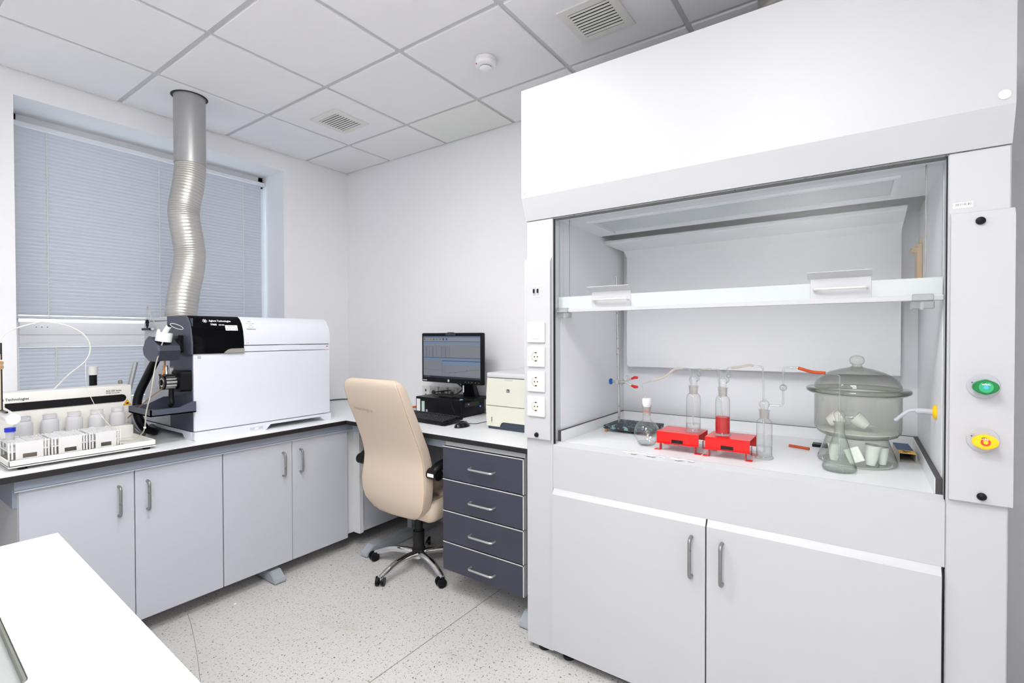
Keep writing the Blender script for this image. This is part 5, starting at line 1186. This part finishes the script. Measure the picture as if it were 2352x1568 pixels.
o = tag(gt(None, 'rubber_tube', [(2.005, .092, 1.2385), (2.014, .13, 1.240), (2.024, .16, 1.2475), (2.029, .174, 1.251)], .0056, 4, ORANGE), 'short red-orange rubber tube joining glass pipes above the desiccator front', 'tube', 'red rubber tubes')
o2 = tag(gt(None, 'rubber_tube', [(2.294, .229, WS+.0056), (2.288, .20, WS+.0056), (2.275, .165, WS+.0056), (2.272, .156, WS+.0056)], .0055, 4, ORANGE), 'red-orange rubber tube lying on the hood surface beside the desiccator', 'tube', 'red rubber tubes')
for q in (o, o2):
    c = sum((v.co for v in q.data.vertices), Vector())/len(q.data.vertices)
    for v in q.data.vertices: v.co -= c
    q.location = c
# desiccator
GX, GY = 2.158, .003
ds = thing('desiccator', (GX, GY, WS), 'big smoky olive glass desiccator with knobbed lid', 'desiccator')
MB().lathe([(.106, .001), (.117, .002), (.1205, .008), (.118, .018), (.112, .034), (.093, .088), (.0915, .096), (.096, .103)], (GX, GY, WS), 64).build('foot_ring', SMOKECLEAR, ds, angle=60)
MB().lathe([(0, .090), (.08, .092), (.100, .096), (.120, .106), (.128, .118), (.1305, .130), (.1305, .236), (.133, .244), (.148, .249)], (GX, GY, WS), 64).build('bowl', SMOKE, ds, angle=60)
MB().lathe([(.128, .2505), (.151, .2505), (.156, .254), (.157, .259), (.1555, .264), (.150, .267), (.134, .268), (.131, .268)], (GX, GY, WS), 64).build('lid_flange', SMOKEDARK, ds, angle=60)
MB().lathe([(.131, .267), (.129, .280), (.121, .296), (.105, .311), (.080, .325), (.050, .335), (.026, .340), (.018, .343), (.0145, .347), (.0148, .352)], (GX, GY, WS), 64).build('lid_dome', SMOKE, ds, angle=60)
MB().lathe([(.0148, .351), (.0205, .355), (.0232, .363), (.0226, .372), (.0170, .380), (.008, .383), (0, .3835)], (GX, GY, WS), 36).build('lid_knob', SMOKECLEAR, ds, angle=60)
MB().cyl((GX, GY, WS+.1135), (GX, GY, WS+.1170), .120, n=48).build('porcelain_plate', translucent('frosted_plate', (240, 244, 240), .3), ds)
MB().cyl((GX, GY, WS+.0045), (GX, GY, WS+.0065), .102, n=40).build('bottom_glass', SMOKECLEAR, ds)
# porcelain inside the desiccator
def crucible(x, y, z, r, h, ang, axis, label):
    M = Matrix.Translation((x, y, z)) @ Matrix.Rotation(R(ang), 4, axis)
    o = MB().lathe([(0, 0), (r*.55, 0), (r*.75, h*.3), (r, h), (r*.93, h), (r*.66, h*.3), (0, h*.1)], (0, 0, 0), 28, M=M).build('crucible', PORCELAIN, origin=(x, y, z), angle=50)
    tag(o, label, 'crucible', 'white crucibles in the desiccator')
crucible(GX-.040, GY+.083, WS+.142, .030, .050, 60, 'X', 'white crucible lying on the desiccator plate at its left')
crucible(GX-.050, GY-.030, WS+.140, .026, .046, -52, 'X', 'white crucible tipped on the desiccator plate at its right')
crucible(GX-.058, GY-.040, WS+.008, .024, .070, 6, 'X', 'white cup standing in the desiccator foot, in the middle')
crucible(GX-.028, GY-.074, WS+.008, .019, .060, 0, 'X', 'narrow white cup at the right in the desiccator foot')
crucible(GX-.045, GY+.066, WS+.008, .020, .060, 0, 'X', 'white cup at the left in the desiccator foot, behind the conical flask')
t = thing('weighing_dish', (GX-.075, GY+.004, WS+.007), 'tilted white square dish inside the desiccator foot', 'dish')
MB().box(-.026, .026, -.023, .023, 0, .005, .002, M=Matrix.Translation((GX-.082, GY+.006, WS+.040)) @ Matrix.Rotation(R(-24), 4, 'X') @ Matrix.Rotation(R(-80), 4, 'Y')).build('dish', PORCELAIN, t)
# small carton behind the desiccator
bx = thing('carton', (2.34, -.13, WS), 'small open navy and yellow carton behind the desiccator', 'box')
BM = Matrix.Translation((2.34, -.142, WS)) @ Matrix.Rotation(R(3), 4, 'Z')
m = MB(); L_, W2, H2 = .10, .024, .034
m.box(-L_, L_, -W2, W2, 0, .001, M=BM); m.box(-L_, L_, -W2, -W2+.001, 0, H2, M=BM); m.box(-L_, L_, W2-.001, W2, 0, H2, M=BM); m.box(-L_, L_, -W2, W2, H2-.001, H2, M=BM); m.box(L_-.001, L_, -W2, W2, 0, H2, M=BM)
m.build('sleeve', CARD, bx, smooth=False)
MB().box(-L_+.055, L_, -W2, W2, H2, H2+.0006, M=BM).build('navy_print', NAVYBOX, bx, smooth=False)
MB().box(-L_, -L_+.055, -W2, W2, H2, H2+.0006, M=BM).build('yellow_print', YELLOWBOX, bx, smooth=False)
m = MB(); m.tube([(BM @ Vector((-L_+.015+.03*u, .012*math.sin(u*9), H2+.001)))[:] for u in [i/12 for i in range(13)]], .0008, 5); m.build('scribble', INKBLACK, bx)
t = thing('black_block', (2.37, .135, WS), 'small black block behind the rubber tube', 'block')
MB().box(2.35, 2.40, .085, .152, WS, WS+.011, .002).build('block', DARK, t)
# remaining fitting: centre objects whose parts were built around another base
bpy.context.view_layer.update()
